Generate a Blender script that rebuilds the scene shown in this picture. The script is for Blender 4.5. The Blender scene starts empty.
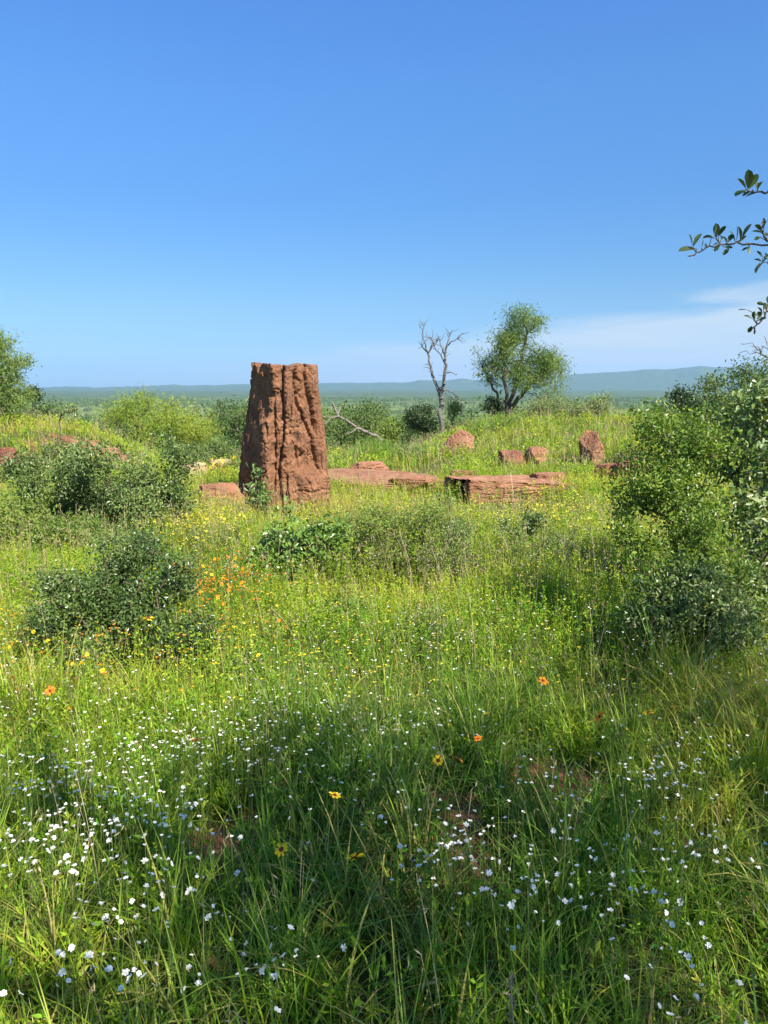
import bpy, bmesh, math, random
import numpy as np
from mathutils import Vector

SC = bpy.context.scene
COL = SC.collection
R = np.random.default_rng(7)
PI = math.pi

# ------------------------------------------------------------------ camera geometry
FPX = 770.0
EYE = 1.6
TH = math.atan(126 / FPX)
CT, ST = math.cos(TH), math.sin(TH)

def at(px, py, D):
    """world point seen at pixel px,py at forward distance D (metres)"""
    u = (px - 384) / FPX
    v = (512 - py) / FPX
    d = np.array([u, CT + v * ST, -ST + v * CT])
    return d * (D / d[1]) + np.array([0, 0, EYE])

# ------------------------------------------------------------------ noise
def _h(ix, iy, iz, s):
    n = (ix * 374761393 + iy * 668265263 + iz * 2147483647 + s * 1274126177) & 0xFFFFFFFF
    n = ((n ^ (n >> 13)) * 1274126177) & 0xFFFFFFFF
    n = ((n ^ (n >> 16)) * 2246822519) & 0xFFFFFFFF
    return ((n ^ (n >> 15)) & 0xFFFFFF) / float(0xFFFFFF)

def vnoise(x, y, z=None, s=0):
    x = np.asarray(x, float); y = np.asarray(y, float)
    z = np.zeros_like(x) if z is None else np.asarray(z, float)
    ix, iy, iz = (np.floor(a).astype(np.int64) for a in (x, y, z))
    fx, fy, fz = x - ix, y - iy, z - iz
    fx, fy, fz = (f * f * f * (f * (f * 6 - 15) + 10) for f in (fx, fy, fz))
    r = 0
    for dz in (0, 1):
        for dy in (0, 1):
            for dx in (0, 1):
                w = (fx if dx else 1 - fx) * (fy if dy else 1 - fy) * (fz if dz else 1 - fz)
                r = r + w * _h(ix + dx, iy + dy, iz + dz, s)
    return r

def fbm(x, y, z=None, o=4, s=0, g=.5):
    a, t, r = 1.0, 0.0, 0
    for k in range(o):
        f = 2 ** k
        r = r + a * vnoise(np.asarray(x) * f, np.asarray(y) * f, None if z is None else np.asarray(z) * f, s + k * 17)
        t += a; a *= g
    return r / t

def sstep(a, b, x):
    t = np.clip((np.asarray(x, float) - a) / (b - a), 0, 1)
    return t * t * (3 - 2 * t)

# ------------------------------------------------------------------ terrain
def ground(x, y):
    x = np.asarray(x, float); y = np.asarray(y, float)
    r = np.sqrt(x * x + y * y)
    yy = np.where(y > 0, y, 0.0)
    rr = np.where(y > 0, r, np.abs(x) * .6)
    t = np.maximum(rr - 16, 0)
    fall = -0.105 * (t * t / (t + 4.0))
    fall = np.where(fall < -39, -39 - 3 * (1 - np.exp((fall + 39) / 3)), fall)
    far = sstep(250, 900, r)
    fall = np.where(fall < -36, -36 + (fall + 36) * .6, fall)
    z = fall
    z = z + 1.05 * np.exp(-(((x + 10.2) / 3.5) ** 2) ** 1.3 - ((y - 19.5) / 4.6) ** 2)          # left spoil bank
    z = z + .98 * np.exp(-(((x - 5.2) / 4.2) ** 2) ** 1.6 - ((y - 22.0) / 5.0) ** 2)         # right spoil bank
    z = z + .5 * np.exp(-((x - 12) / 5.) ** 2 - ((y - 17) / 6.) ** 2)
    z = z - .75 * np.exp(-((x + 4.5) / 2.0) ** 2 - ((y - 21.5) / 4.5) ** 2) - .4 * np.exp(-((x - .1) / 1.5) ** 2 - ((y - 22) / 4.5) ** 2)      # gaps between the banks
    z = z + (fbm(x * .55, y * .55, o=3, s=3) - .5) * .22 * (1 - far)
    z = z + (fbm(x * .012, y * .012, o=3, s=9) - .5) * 5 * sstep(60, 300, r)
    # long low ridges on the horizon
    az = np.arctan2(x, np.maximum(y, 1e-3))
    p = (az * FPX) + 384 + 25 * az
    hm = np.interp(p, [-400, 0, 60, 150, 220, 300, 420, 480, 560, 590, 640, 690, 760, 900, 1300],
                      [3, .5, .8, 3, 4.2, 5, 8, 10, 14, 16, 18, 21, 21.5, 19, 10])
    hm = hm + (fbm(az * 40, r * 0 + 2, o=3, s=21) - .5) * 3
    hm2 = np.interp(p, [-400, 0, 200, 320, 420, 560, 640, 760, 1300], [5, 4.5, 3.0, 2.0, 4, 5.5, 8, 7, 6])
    hm = hm + (fbm(az * 260, r * .004, o=3, s=23) - .5) * 1.0 + (fbm(az * 60, r * .002, o=2, s=24) - .5) * 1.2
    z = z + np.where(r > 3000, sstep(7600, 9800, r) * hm * 12.5 * (y > 0), 0)
    z = z + np.where(r > 2000, sstep(3600, 5200, r) * (1 - sstep(5600, 7000, r)) * hm2 * 1.2 * (y > 0), 0)
    return z

# bare soil patches: (x, y, radius x, radius y)
def px_ground(px, py, z0=0.0):
    p = at(px, py, 10.0)
    d = p - np.array([0, 0, EYE]); s = (z0 - EYE) / d[2]
    return (d * s)[:2]
BARE = []
for (a, b, rx, ry) in [(560, 785, .24, .28), (452, 825, .12, .30), (474, 880, .12, .28), (222, 850, .12, .30), (700, 850, .10, .10), (60, 775, .10, .10), (235, 990, .10, .08), (480, 585, .3, .18), (560, 480, .3, .2)]:
    q = px_ground(a, b); BARE.append((q[0], q[1], rx, ry))
for (px, D, rx, ry) in [(10, 14.6, 1.4, 1.3), (108, 17.6, 1.5, 1.9), (385, 12.5, 1.0, 1.2), (62, 17.4, .5, .4)]:
    q = at(px, 450, D); BARE.append((q[0], q[1], rx, ry))

def bare(x, y):
    m = np.zeros_like(np.asarray(x, float))
    w = (fbm(np.asarray(x) * 4, np.asarray(y) * 4, o=3, s=5) - .5) * 1.2
    for (cx, cy, rx, ry) in BARE:
        d = np.sqrt(((x - cx) / rx) ** 2 + ((y - cy) / ry) ** 2)
        m = np.maximum(m, sstep(1.15, .75, d + w))
    return m

# ------------------------------------------------------------------ mesh building
class MB:
    def __init__(s):
        s.v, s.f, s.m, s.t, s.sm, s.n = [], [], [], [], [], 0
    def add(s, v, f, mat=0, tint=None, smooth=False):
        v = np.asarray(v, np.float32).reshape(-1, 3); f = np.asarray(f, np.int64)
        s.v.append(v); s.f.append(f + s.n); s.n += len(v)
        s.m.append(np.full(len(f), mat, np.int32) if np.isscalar(mat) else np.asarray(mat, np.int32))
        s.sm.append(np.full(len(f), smooth, bool))
        if tint is None: tint = np.full((len(v), 4), .5, np.float32)
        s.t.append(np.asarray(tint, np.float32).reshape(-1, 4))
    def build(s, name, mats, parent=None, loc=None):
        me = bpy.data.meshes.new(name)
        v = np.concatenate(s.v); 
        if loc is not None: v = v - np.asarray(loc, np.float32)
        me.vertices.add(len(v)); me.vertices.foreach_set('co', v.ravel())
        lt = np.concatenate([np.full(len(f), f.shape[1], np.int32) for f in s.f])
        li = np.concatenate([f.ravel() for f in s.f]).astype(np.int32)
        me.loops.add(len(li)); me.loops.foreach_set('vertex_index', li)
        me.polygons.add(len(lt))
        me.polygons.foreach_set('loop_start', np.concatenate([[0], np.cumsum(lt)[:-1]]).astype(np.int32))
        me.polygons.foreach_set('material_index', np.concatenate(s.m))
        me.polygons.foreach_set('use_smooth', np.concatenate(s.sm))
        a = me.attributes.new('tint', 'FLOAT_COLOR', 'POINT')
        a.data.foreach_set('color', np.concatenate(s.t).ravel())
        for m in (mats if isinstance(mats, (list, tuple)) else [mats]): me.materials.append(m)
        me.update(calc_edges=True)
        o = bpy.data.objects.new(name, me); COL.objects.link(o)
        if parent is not None: o.parent = parent
        elif loc is not None: o.location = loc
        return o

def tag(o, label=None, cat=None, group=None, kind=None):
    if label: o['label'] = label
    if cat: o['category'] = cat
    if group: o['group'] = group
    if kind: o['kind'] = kind
    return o

def empty(name, loc, label, cat, group=None):
    o = bpy.data.objects.new(name, None); COL.objects.link(o)
    o.location = [float(a) for a in loc]; o.empty_display_size = .1
    return tag(o, label, cat, group)

def nrm(a):
    return a / np.maximum(np.linalg.norm(a, axis=-1, keepdims=True), 1e-9)

def rtint(n, k, r=None, g=None):
    t = np.zeros((n, k, 4), np.float32)
    t[:, :, 0] = (R.random(n) if r is None else r)[:, None]
    t[:, :, 2] = R.random(n)[:, None]
    t[:, :, 1] = 0 if g is None else g
    t[:, :, 3] = 1
    return t.reshape(-1, 4)

def add_blades(mb, P, L, W, az, lean, curl, segs, r, mat=0, tipw=.12):
    n = len(P)
    t = np.linspace(0, 1, segs + 1)
    th = lean[:, None] + curl[:, None] * t[None, :] ** 1.3
    dx = np.sin(th); dz = np.cos(th)
    ds = L[:, None] / segs
    hx = np.concatenate([np.zeros((n, 1)), np.cumsum((dx[:, 1:] + dx[:, :-1]) / 2 * ds, 1)], 1)
    hz = np.concatenate([np.zeros((n, 1)), np.cumsum((dz[:, 1:] + dz[:, :-1]) / 2 * ds, 1)], 1)
    ca, sa = np.cos(az), np.sin(az)
    c = np.stack([P[:, 0:1] + hx * ca[:, None], P[:, 1:2] + hx * sa[:, None], P[:, 2:3] + hz], -1)
    tw = R.uniform(-.9, .9, n)
    sx = -sa * np.cos(tw); sy = ca * np.cos(tw); sz = np.sin(tw) * .4
    side = np.stack([sx, sy, sz], -1)[:, None, :]
    w = (W[:, None] * np.maximum(1 - t[None, :] ** 1.8, tipw) * (.75 + .5 * np.minimum(t * 3, 1))[None, :])[:, :, None] * .5
    v = np.stack([c - side * w, c + side * w], 2)            # n, segs+1, 2, 3
    base = (np.arange(n) * (segs + 1) * 2)[:, None]
    k = np.arange(segs)[None, :] * 2
    f = np.stack([base + k, base + k + 1, base + k + 3, base + k + 2], -1).reshape(-1, 4)
    tint = rtint(n, (segs + 1) * 2, r, np.repeat(t, 2)[None, :])
    mb.add(v, f, mat, tint)
    return c[:, -1]

def frame(d, roll):
    up = np.where(np.abs(d[:, 2:3]) > .95, np.array([[1., 0, 0]]), np.array([[0, 0, 1.]]))
    s = nrm(np.cross(d, up)); n = np.cross(s, d)
    c, q = np.cos(roll)[:, None], np.sin(roll)[:, None]
    return s * c + n * q, n * c - s * q

def add_leaves(mb, P, d, L, W, roll, r, mat=0, fold=.25, rich=False):
    n = len(P); d = nrm(d)
    s, nn = frame(d, roll)
    L = L[:, None]; W = W[:, None]
    if not rich:
        v = np.stack([P, P + d * L * .5 + s * W * .5 + nn * W * fold, P + d * L, P + d * L * .5 - s * W * .5 + nn * W * fold], 1)
        f = np.arange(n * 4).reshape(n, 4)
        mb.add(v, f, mat, rtint(n, 4, r, np.array([0, .5, 1, .5])[None, :]))
        return
    ts = [0, .28, .62, .88, 1.0]; ws = [.06, .62, 1.0, .72, .10]
    rows = []
    for t, w in zip(ts, ws):
        c = P + d * L * t - nn * L * .14 * t * t
        rows += [c - s * W * .5 * w + nn * W * fold * w, c, c + s * W * .5 * w + nn * W * fold * w]
    v = np.stack(rows, 1)
    q = []
    for k in range(4):
        a = k * 3
        q += [[a, a + 1, a + 4, a + 3], [a + 1, a + 2, a + 5, a + 4]]
    f = (np.arange(n) * 15)[:, None, None] + np.array(q)[None]
    mb.add(v, f.reshape(-1, 4), mat, rtint(n, 15, r, np.repeat(ts, 3)[None, :]))

def add_tubes(mb, A, B, ra, rb, S=6, mat=0, tint=None):
    A = np.asarray(A, float); B = np.asarray(B, float); n = len(A)
    d = nrm(B - A); s, q = frame(d, np.zeros(n))
    a = np.arange(S) * 2 * PI / S
    ring = s[:, None, :] * np.cos(a)[None, :, None] + q[:, None, :] * np.sin(a)[None, :, None]
    v = np.stack([A[:, None, :] + ring * np.asarray(ra)[:, None, None], B[:, None, :] + ring * np.asarray(rb)[:, None, None]], 1)
    k = np.arange(S); k2 = (k + 1) % S
    f = (np.arange(n) * 2 * S)[:, None, None] + np.stack([k, k2, S + k2, S + k], -1)[None]
    mb.add(v, f.reshape(-1, 4), mat, None, True)

def grow(bases, targets, k=.35, seg=.25, jit=.12, sag=0.0, rng=None):
    """branch skeleton: every target hangs on the cheapest existing node"""
    rng = rng or R
    N = [np.asarray(b, float) for b in bases]; par = [-1] * len(N); path = [0.0] * len(N); tips = []
    bases = np.asarray(bases, float)
    dist = np.min(np.linalg.norm(targets[:, None, :] - bases[None], axis=2), 1)
    for i in np.argsort(dist):
        p = targets[i]
        M = np.array(N); dd = np.linalg.norm(M - p, axis=1)
        j = int(np.argmin(dd + k * np.array(path)))
        st = max(1, int(math.ceil(dd[j] / seg))); q = M[j]; prev = j
        for s in range(1, st + 1):
            f = s / st
            w = q + (p - q) * f
            if s < st: w = w + rng.normal(0, jit * dd[j] / st, 3)
            w = w + np.array([0, 0, -sag * 4 * f * (1 - f) * dd[j]]) + np.array([0, 0, .10 * dd[j] * math.sin(f * PI)])
            N.append(w); par.append(prev); path.append(path[prev] + dd[j] / st); prev = len(N) - 1
        tips.append(prev)
    return np.array(N), np.array(par), np.array(tips)

def radii(N, par, r_tip, expo=.5, cap=1e9, nb=1):
    cnt = np.zeros(len(N)); ch = np.zeros(len(N), int)
    for i in range(len(N)):
        if par[i] >= 0: ch[par[i]] += 1
    cnt[ch == 0] = 1
    for i in range(len(N) - 1, -1, -1):
        if par[i] >= 0: cnt[par[i]] += cnt[i]
    return np.minimum(r_tip * np.maximum(cnt, 1) ** expo, cap)

def add_skeleton(mb, N, par, rad, S=6):
    i = np.where(par >= 0)[0]; p = par[i]
    add_tubes(mb, N[p], N[i], np.minimum(rad[p], rad[i] * 1.5), rad[i], S)

def in_blobs(blobs, n, rng, shell=.5, low=0.0):
    """points inside a list of ellipsoids (cx,cy,cz,rx,ry,rz[,weight])"""
    w = np.array([(b[3] * b[4] * b[5]) ** .75 * (b[6] if len(b) > 6 else 1) for b in blobs]); w /= w.sum()
    k = rng.choice(len(blobs), n, p=w)
    B = np.array([b[:6] for b in blobs])[k]
    d = nrm(rng.normal(0, 1, (n, 3)))
    rr = rng.random(n)[:, None] ** shell
    return B[:, :3] + d * rr * B[:, 3:6]

# ------------------------------------------------------------------ materials
def new_mat(name):
    m = bpy.data.materials.new(name); m.use_nodes = True
    nt = m.node_tree; nt.nodes.clear()
    return m, nt
def N_(nt, t, **kw):
    n = nt.nodes.new(t)
    for k, v in kw.items(): setattr(n, k, v)
    return n
def ramp(nt, cols, fac=None):
    r = N_(nt, 'ShaderNodeValToRGB'); e = r.color_ramp.elements
    while len(e) < len(cols): e.new(.5)
    for el, (p, c) in zip(e, cols): el.position = p; el.color = (*c, 1)
    if fac is not None: nt.links.new(fac, r.inputs[0])
    return r
def noise(nt, scale, detail=4, rough=.55, coord=None, dist=0.0):
    n = N_(nt, 'ShaderNodeTexNoise'); n.inputs['Scale'].default_value = scale
    n.inputs['Detail'].default_value = detail; n.inputs['Roughness'].default_value = rough; n.inputs['Distortion'].default_value = dist
    if coord is not None: nt.links.new(coord, n.inputs['Vector'])
    return n
def mixc(nt, fac, a, b, mode='MIX'):
    m = N_(nt, 'ShaderNodeMix', data_type='RGBA', blend_type=mode)
    for sock, val in ((m.inputs[0], fac), (m.inputs[6], a), (m.inputs[7], b)):
        if isinstance(val, (int, float)): sock.default_value = val
        elif isinstance(val, tuple): sock.default_value = (*val, 1)
        else: nt.links.new(val, sock)
    return m.outputs[2]
def maths(nt, op, a, b=None, clamp=False):
    m = N_(nt, 'ShaderNodeMath', operation=op, use_clamp=clamp)
    for s, v in zip(m.inputs, (a, b)):
        if v is None: continue
        if isinstance(v, (int, float)): s.default_value = v
        else: nt.links.new(v, s)
    return m.outputs[0]

def leaf_mat(name, cols, trans=.35, rough=.5, spec=.35, tcol=(1.25, 1.15, .6), tip=None, hue=.12):
    """cols: three or more colours picked by each leaf's own random number"""
    m, nt = new_mat(name)
    at_ = N_(nt, 'ShaderNodeAttribute', attribute_name='tint')
    sp = N_(nt, 'ShaderNodeSeparateColor'); nt.links.new(at_.outputs['Color'], sp.inputs[0])
    k = len(cols)
    rp = ramp(nt, [(i / (k - 1), c) for i, c in enumerate(cols)], sp.outputs[0])
    col = rp.outputs[0]
    geo = N_(nt, 'ShaderNodeNewGeometry')
    nz = noise(nt, 14, 3, .6, geo.outputs['Position'])
    hs = N_(nt, 'ShaderNodeHueSaturation'); nt.links.new(col, hs.inputs['Color'])
    nt.links.new(maths(nt, 'ADD', maths(nt, 'MULTIPLY', nz.outputs[0], .5), .75), hs.inputs['Value'])
    nt.links.new(maths(nt, 'ADD', maths(nt, 'MULTIPLY', sp.outputs[2], .04), .48), hs.inputs['Hue'])
    col = hs.outputs[0]
    if tip is not None:
        f = maths(nt, 'MULTIPLY', maths(nt, 'POWER', sp.outputs[1], 3.0), maths(nt, 'MULTIPLY', sp.outputs[2], .8), True)
        col = mixc(nt, f, col, tip)
    b = N_(nt, 'ShaderNodeBsdfPrincipled'); nt.links.new(col, b.inputs['Base Color'])
    b.inputs['Roughness'].default_value = rough; b.inputs['Specular IOR Level'].default_value = spec
    t = N_(nt, 'ShaderNodeBsdfTranslucent')
    nt.links.new(mixc(nt, 1.0, col, tcol, 'MULTIPLY'), t.inputs[0])
    mx = N_(nt, 'ShaderNodeMixShader'); mx.inputs[0].default_value = trans
    nt.links.new(b.outputs[0], mx.inputs[1]); nt.links.new(t.outputs[0], mx.inputs[2])
    o = N_(nt, 'ShaderNodeOutputMaterial'); nt.links.new(mx.outputs[0], o.inputs[0])
    return m

def bark_mat(name, c1, c2, sc=18):
    m, nt = new_mat(name)
    geo = N_(nt, 'ShaderNodeTexCoord')
    mp = N_(nt, 'ShaderNodeMapping'); mp.inputs['Scale'].default_value = (1, 1, .25); nt.links.new(geo.outputs['Object'], mp.inputs[0])
    n = noise(nt, sc, 6, .65, mp.outputs[0])
    r = ramp(nt, [(.3, c1), (.7, c2)], n.outputs[0])
    b = N_(nt, 'ShaderNodeBsdfPrincipled'); b.inputs['Roughness'].default_value = .85
    nt.links.new(r.outputs[0], b.inputs['Base Color'])
    bp = N_(nt, 'ShaderNodeBump'); bp.inputs['Strength'].default_value = .7; bp.inputs['Distance'].default_value = .02
    nt.links.new(n.outputs[0], bp.inputs['Height']); nt.links.new(bp.outputs[0], b.inputs['Normal'])
    o = N_(nt, 'ShaderNodeOutputMaterial'); nt.links.new(b.outputs[0], o.inputs[0])
    return m

def rock_mat(name, c1, c2, c3, stain, sc=3.0, stain_amt=.55, bump=.03):
    m, nt = new_mat(name)
    tc = N_(nt, 'ShaderNodeTexCoord'); co = tc.outputs['Object']
    n1 = noise(nt, sc, 7, .6, co); n2 = noise(nt, sc * 6, 6, .7, co); n3 = noise(nt, sc * 1.7, 8, .68, co, .6)
    mp = N_(nt, 'ShaderNodeMapping'); mp.inputs['Scale'].default_value = (1, 1, .3); nt.links.new(co, mp.inputs[0])
    n4 = noise(nt, sc * 3.5, 5, .6, mp.outputs[0])
    c = ramp(nt, [(.3, c1), (.5, c2), (.72, c3)], n1.outputs[0]).outputs[0]
    c = mixc(nt, maths(nt, 'MULTIPLY', ramp(nt, [(.35, (0, 0, 0)), (.7, (1, 1, 1))], n2.outputs[0]).outputs[0], .45), c, tuple(x * .72 for x in c2))
    c = mixc(nt, maths(nt, 'MULTIPLY', ramp(nt, [(.5, (0, 0, 0)), (.62, (1, 1, 1))], n3.outputs[0]).outputs[0], stain_amt), c, stain)
    c = mixc(nt, maths(nt, 'MULTIPLY', ramp(nt, [(.5, (0, 0, 0)), (.75, (1, 1, 1))], n4.outputs[0]).outputs[0], .35), c, c3)
    b = N_(nt, 'ShaderNodeBsdfPrincipled'); b.inputs['Roughness'].default_value = .92; b.inputs['Specular IOR Level'].default_value = .15
    nt.links.new(c, b.inputs['Base Color'])
    hb = maths(nt, 'ADD', n2.outputs[0], maths(nt, 'MULTIPLY', noise(nt, sc * 22, 4, .7, co).outputs[0], .5))
    bp = N_(nt, 'ShaderNodeBump'); bp.inputs['Strength'].default_value = .9; bp.inputs['Distance'].default_value = bump
    nt.links.new(hb, bp.inputs['Height']); nt.links.new(bp.outputs[0], b.inputs['Normal'])
    o = N_(nt, 'ShaderNodeOutputMaterial'); nt.links.new(b.outputs[0], o.inputs[0])
    return m

M = {}
M['grass'] = leaf_mat('grass_blades', [(.045, .140, .010), (.100, .240, .014), (.190, .350, .016), (.310, .440, .022), (.46, .40, .11)], .40, .45, .3, (1.3, 1.2, .5), tip=(.36, .29, .12))
M['dry'] = leaf_mat('dry_stems', [(.30, .24, .12), (.40, .34, .20), (.22, .20, .08)], .25, .6, .2, (1, 1, .8))
M['forb'] = leaf_mat('forb_leaves', [(.070, .180, .016), (.135, .275, .018), (.240, .380, .024), (.38, .45, .04)], .38, .5, .3)
M['grey_leaf'] = leaf_mat('grey_green_leaves', [(.074, .122, .032), (.130, .190, .048), (.215, .280, .078)], .22, .42, .5, (1.1, 1.15, .6))
M['shrub_leaf'] = leaf_mat('shrub_leaves', [(.075, .140, .024), (.125, .205, .034), (.200, .280, .050)], .30, .40, .5)
M['twiggy_leaf'] = leaf_mat('twiggy_shrub_leaves', [(.080, .150, .020), (.140, .225, .028), (.235, .315, .042)], .34, .42, .45)
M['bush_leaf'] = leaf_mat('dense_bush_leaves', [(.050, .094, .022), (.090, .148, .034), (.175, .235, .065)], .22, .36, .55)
M['gloss_leaf'] = leaf_mat('glossy_leaves', [(.075, .150, .028), (.13, .22, .04), (.20, .30, .06)], .22, .28, .6)
M['pale_leaf'] = leaf_mat('pale_leaves', [(.085, .155, .036), (.15, .225, .055), (.36, .41, .25)], .25, .35, .5)
M['mesq_leaf'] = leaf_mat('mesquite_leaves', [(.120, .195, .040), (.175, .260, .050), (.240, .310, .065)], .40, .5, .3)
M['feather_leaf'] = leaf_mat('feathery_leaves', [(.100, .170, .042), (.155, .240, .060), (.225, .305, .085)], .42, .5, .25)
M['lime_leaf'] = leaf_mat('lime_leaves', [(.185, .285, .032), (.25, .33, .040), (.31, .37, .055)], .40, .5, .3)
M['dark_leaf'] = leaf_mat('dark_leaves', [(.026, .052, .018), (.042, .078, .024), (.065, .105, .030)], .18, .45, .4)
M['mid_leaf'] = leaf_mat('bushland_leaves', [(.060, .110, .032), (.095, .155, .040), (.140, .200, .052)], .25, .5, .3)
M['oak_leaf'] = leaf_mat('oak_leaves', [(.032, .060, .020), (.050, .088, .026), (.080, .125, .036)], .22, .35, .5)
M['sage_leaf'] = leaf_mat('sage_leaves', [(.12, .18, .055), (.18, .245, .080), (.25, .30, .115)], .25, .55, .3)
M['bunch'] = leaf_mat('bunch_grass', [(.13, .25, .034), (.18, .30, .045), (.25, .35, .06)], .38, .5, .3)
M['bark'] = bark_mat('bark', (.045, .035, .028), (.14, .11, .085))
M['twig'] = bark_mat('twig_bark', (.06, .045, .03), (.16, .12, .08), 40)
M['dead'] = bark_mat('dead_wood', (.060, .054, .050), (.170, .152, .136), 22)
M['pale_dead'] = bark_mat('pale_dead_wood', (.10, .086, .075), (.22, .19, .165), 22)
M['rock'] = rock_mat('red_earth', (.135, .064, .037), (.225, .108, .059), (.325, .168, .097), (.060, .036, .028), 3.0, .55)
M['rock2'] = rock_mat('red_sandstone', (.20, .092, .054), (.31, .152, .092), (.42, .238, .152), (.13, .068, .046), 3.0, .5, .03)
M['rock3'] = rock_mat('tan_stone', (.40, .25, .15), (.52, .36, .24), (.60, .46, .34), (.25, .16, .10), 5.0, .4, .02)
M['rock4'] = rock_mat('maroon_stone', (.15, .062, .045), (.23, .095, .068), (.32, .15, .105), (.06, .032, .028), 5.0, .5, .02)

def petal_mat(name, c, trans=.3):
    return leaf_mat(name, [tuple(x * .92 for x in c), c, c], trans, .5, .2, (1, 1, 1))
M['white'] = petal_mat('white_petals', (.90, .88, .83))
M['yellow'] = petal_mat('yellow_petals', (.80, .52, .02))
M['orange'] = petal_mat('orange_petals', (.78, .26, .015))
M['lemon'] = petal_mat('lemon_petals', (.72, .60, .05))
M['maroon'] = petal_mat('maroon_disc', (.10, .022, .012), .05)
M['stem'] = leaf_mat('flower_stem', [(.08, .14, .03), (.12, .18, .04), (.15, .2, .05)], .2)

# ground material: soil and thatch near, bushland green far
def ground_mat():
    m, nt = new_mat('terrain_soil')
    geo = N_(nt, 'ShaderNodeNewGeometry'); pos = geo.outputs['Position']
    a = N_(nt, 'ShaderNodeAttribute', attribute_name='tint'); sp = N_(nt, 'ShaderNodeSeparateColor'); nt.links.new(a.outputs['Color'], sp.inputs[0])
    n1 = noise(nt, 2.2, 8, .65, pos); n2 = noise(nt, 30, 5, .7, pos); n3 = noise(nt, .9, 5, .6, pos)
    soil = ramp(nt, [(.3, (.12, .050, .028)), (.5, (.22, .095, .052)), (.7, (.33, .155, .09))], n1.outputs[0]).outputs[0]
    soil = mixc(nt, maths(nt, 'MULTIPLY', n2.outputs[0], .5), soil, (.13, .065, .042))
    th = ramp(nt, [(.3, (.050, .058, .018)), (.5, (.085, .10, .028)), (.7, (.14, .135, .05))], n2.outputs[0]).outputs[0]
    th = mixc(nt, maths(nt, 'MULTIPLY', n3.outputs[0], .5), th, (.08, .055, .03))
    near = mixc(nt, sp.outputs[0], th, soil)
    nf = noise(nt, .011, 8, .62, pos); nf2 = noise(nt, .0016, 5, .6, pos)
    far = ramp(nt, [(.34, (.065, .115, .032)), (.47, (.115, .165, .045)), (.58, (.19, .215, .075)), (.68, (.32, .31, .14))], nf.outputs[0]).outputs[0]
    far = mixc(nt, maths(nt, 'MULTIPLY', nf2.outputs[0], .25), far, (.080, .125, .038))
    c = mixc(nt, sp.outputs[1], near, far)
    c = mixc(nt, maths(nt, 'MULTIPLY', sp.outputs[2], .75), c, (.040, .072, .028))
    b = N_(nt, 'ShaderNodeBsdfPrincipled'); b.inputs['Roughness'].default_value = .95; b.inputs['Specular IOR Level'].default_value = .1
    nt.links.new(c, b.inputs['Base Color'])
    bp = N_(nt, 'ShaderNodeBump'); bp.inputs['Strength'].default_value = .8; bp.inputs['Distance'].default_value = .03
    nt.links.new(n2.outputs[0], bp.inputs['Height']); nt.links.new(bp.outputs[0], b.inputs['Normal'])
    o = N_(nt, 'ShaderNodeOutputMaterial'); nt.links.new(b.outputs[0], o.inputs[0])
    return m
M['ground'] = ground_mat()

# ------------------------------------------------------------------ terrain sheet (polar, reaches the horizon)
def build_terrain():
    ang = np.concatenate([np.linspace(-.62, .62, 520), np.linspace(.66, 2 * PI - .66, 120)])
    rad = np.concatenate([[0.02], np.geomspace(.35, 60, 210), np.geomspace(62, 12500, 190)])
    A, RR = np.meshgrid(ang, rad)
    x = RR * np.sin(A); y = RR * np.cos(A); z = ground(x, y)
    na, nr = len(ang), len(rad)
    i = np.arange(nr - 1)[:, None] * na; j = np.arange(na)[None]; j2 = (j + 1) % na
    f = np.stack([i + j, i + na + j, i + na + j2, i + j2], -1).reshape(-1, 4)
    t = np.zeros((nr, na, 4)); t[..., 0] = bare(x, y); t[..., 1] = sstep(22, 60, RR); t[..., 2] = sstep(700, 3800, RR); t[..., 3] = 1
    mb = MB(); mb.add(np.stack([x, y, z], -1), f[:, ::-1], 0, t, True)
    o = mb.build('terrain', M['ground'])
    tag(o, 'red earth plateau falling away to a wide green plain with low hills', 'terrain', kind='structure')
build_terrain()

# ------------------------------------------------------------------ rocks
CLEAR = []          # shaded ground under shrubs where grass is thin: (x, y, r)
FOOT = []           # footprints kept free of grass: (x, y, rx, ry, angle)
def cube_grid(n):
    bm = bmesh.new(); bmesh.ops.create_cube(bm, size=2.0)
    bmesh.ops.subdivide_edges(bm, edges=bm.edges[:], cuts=n, use_grid_fill=True)
    v = np.array([q.co[:] for q in bm.verts]); f = np.array([[q.index for q in p.verts] for p in bm.faces])
    bm.free(); return v, f
GRID = {k: cube_grid(k) for k in (22, 56)}

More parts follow.
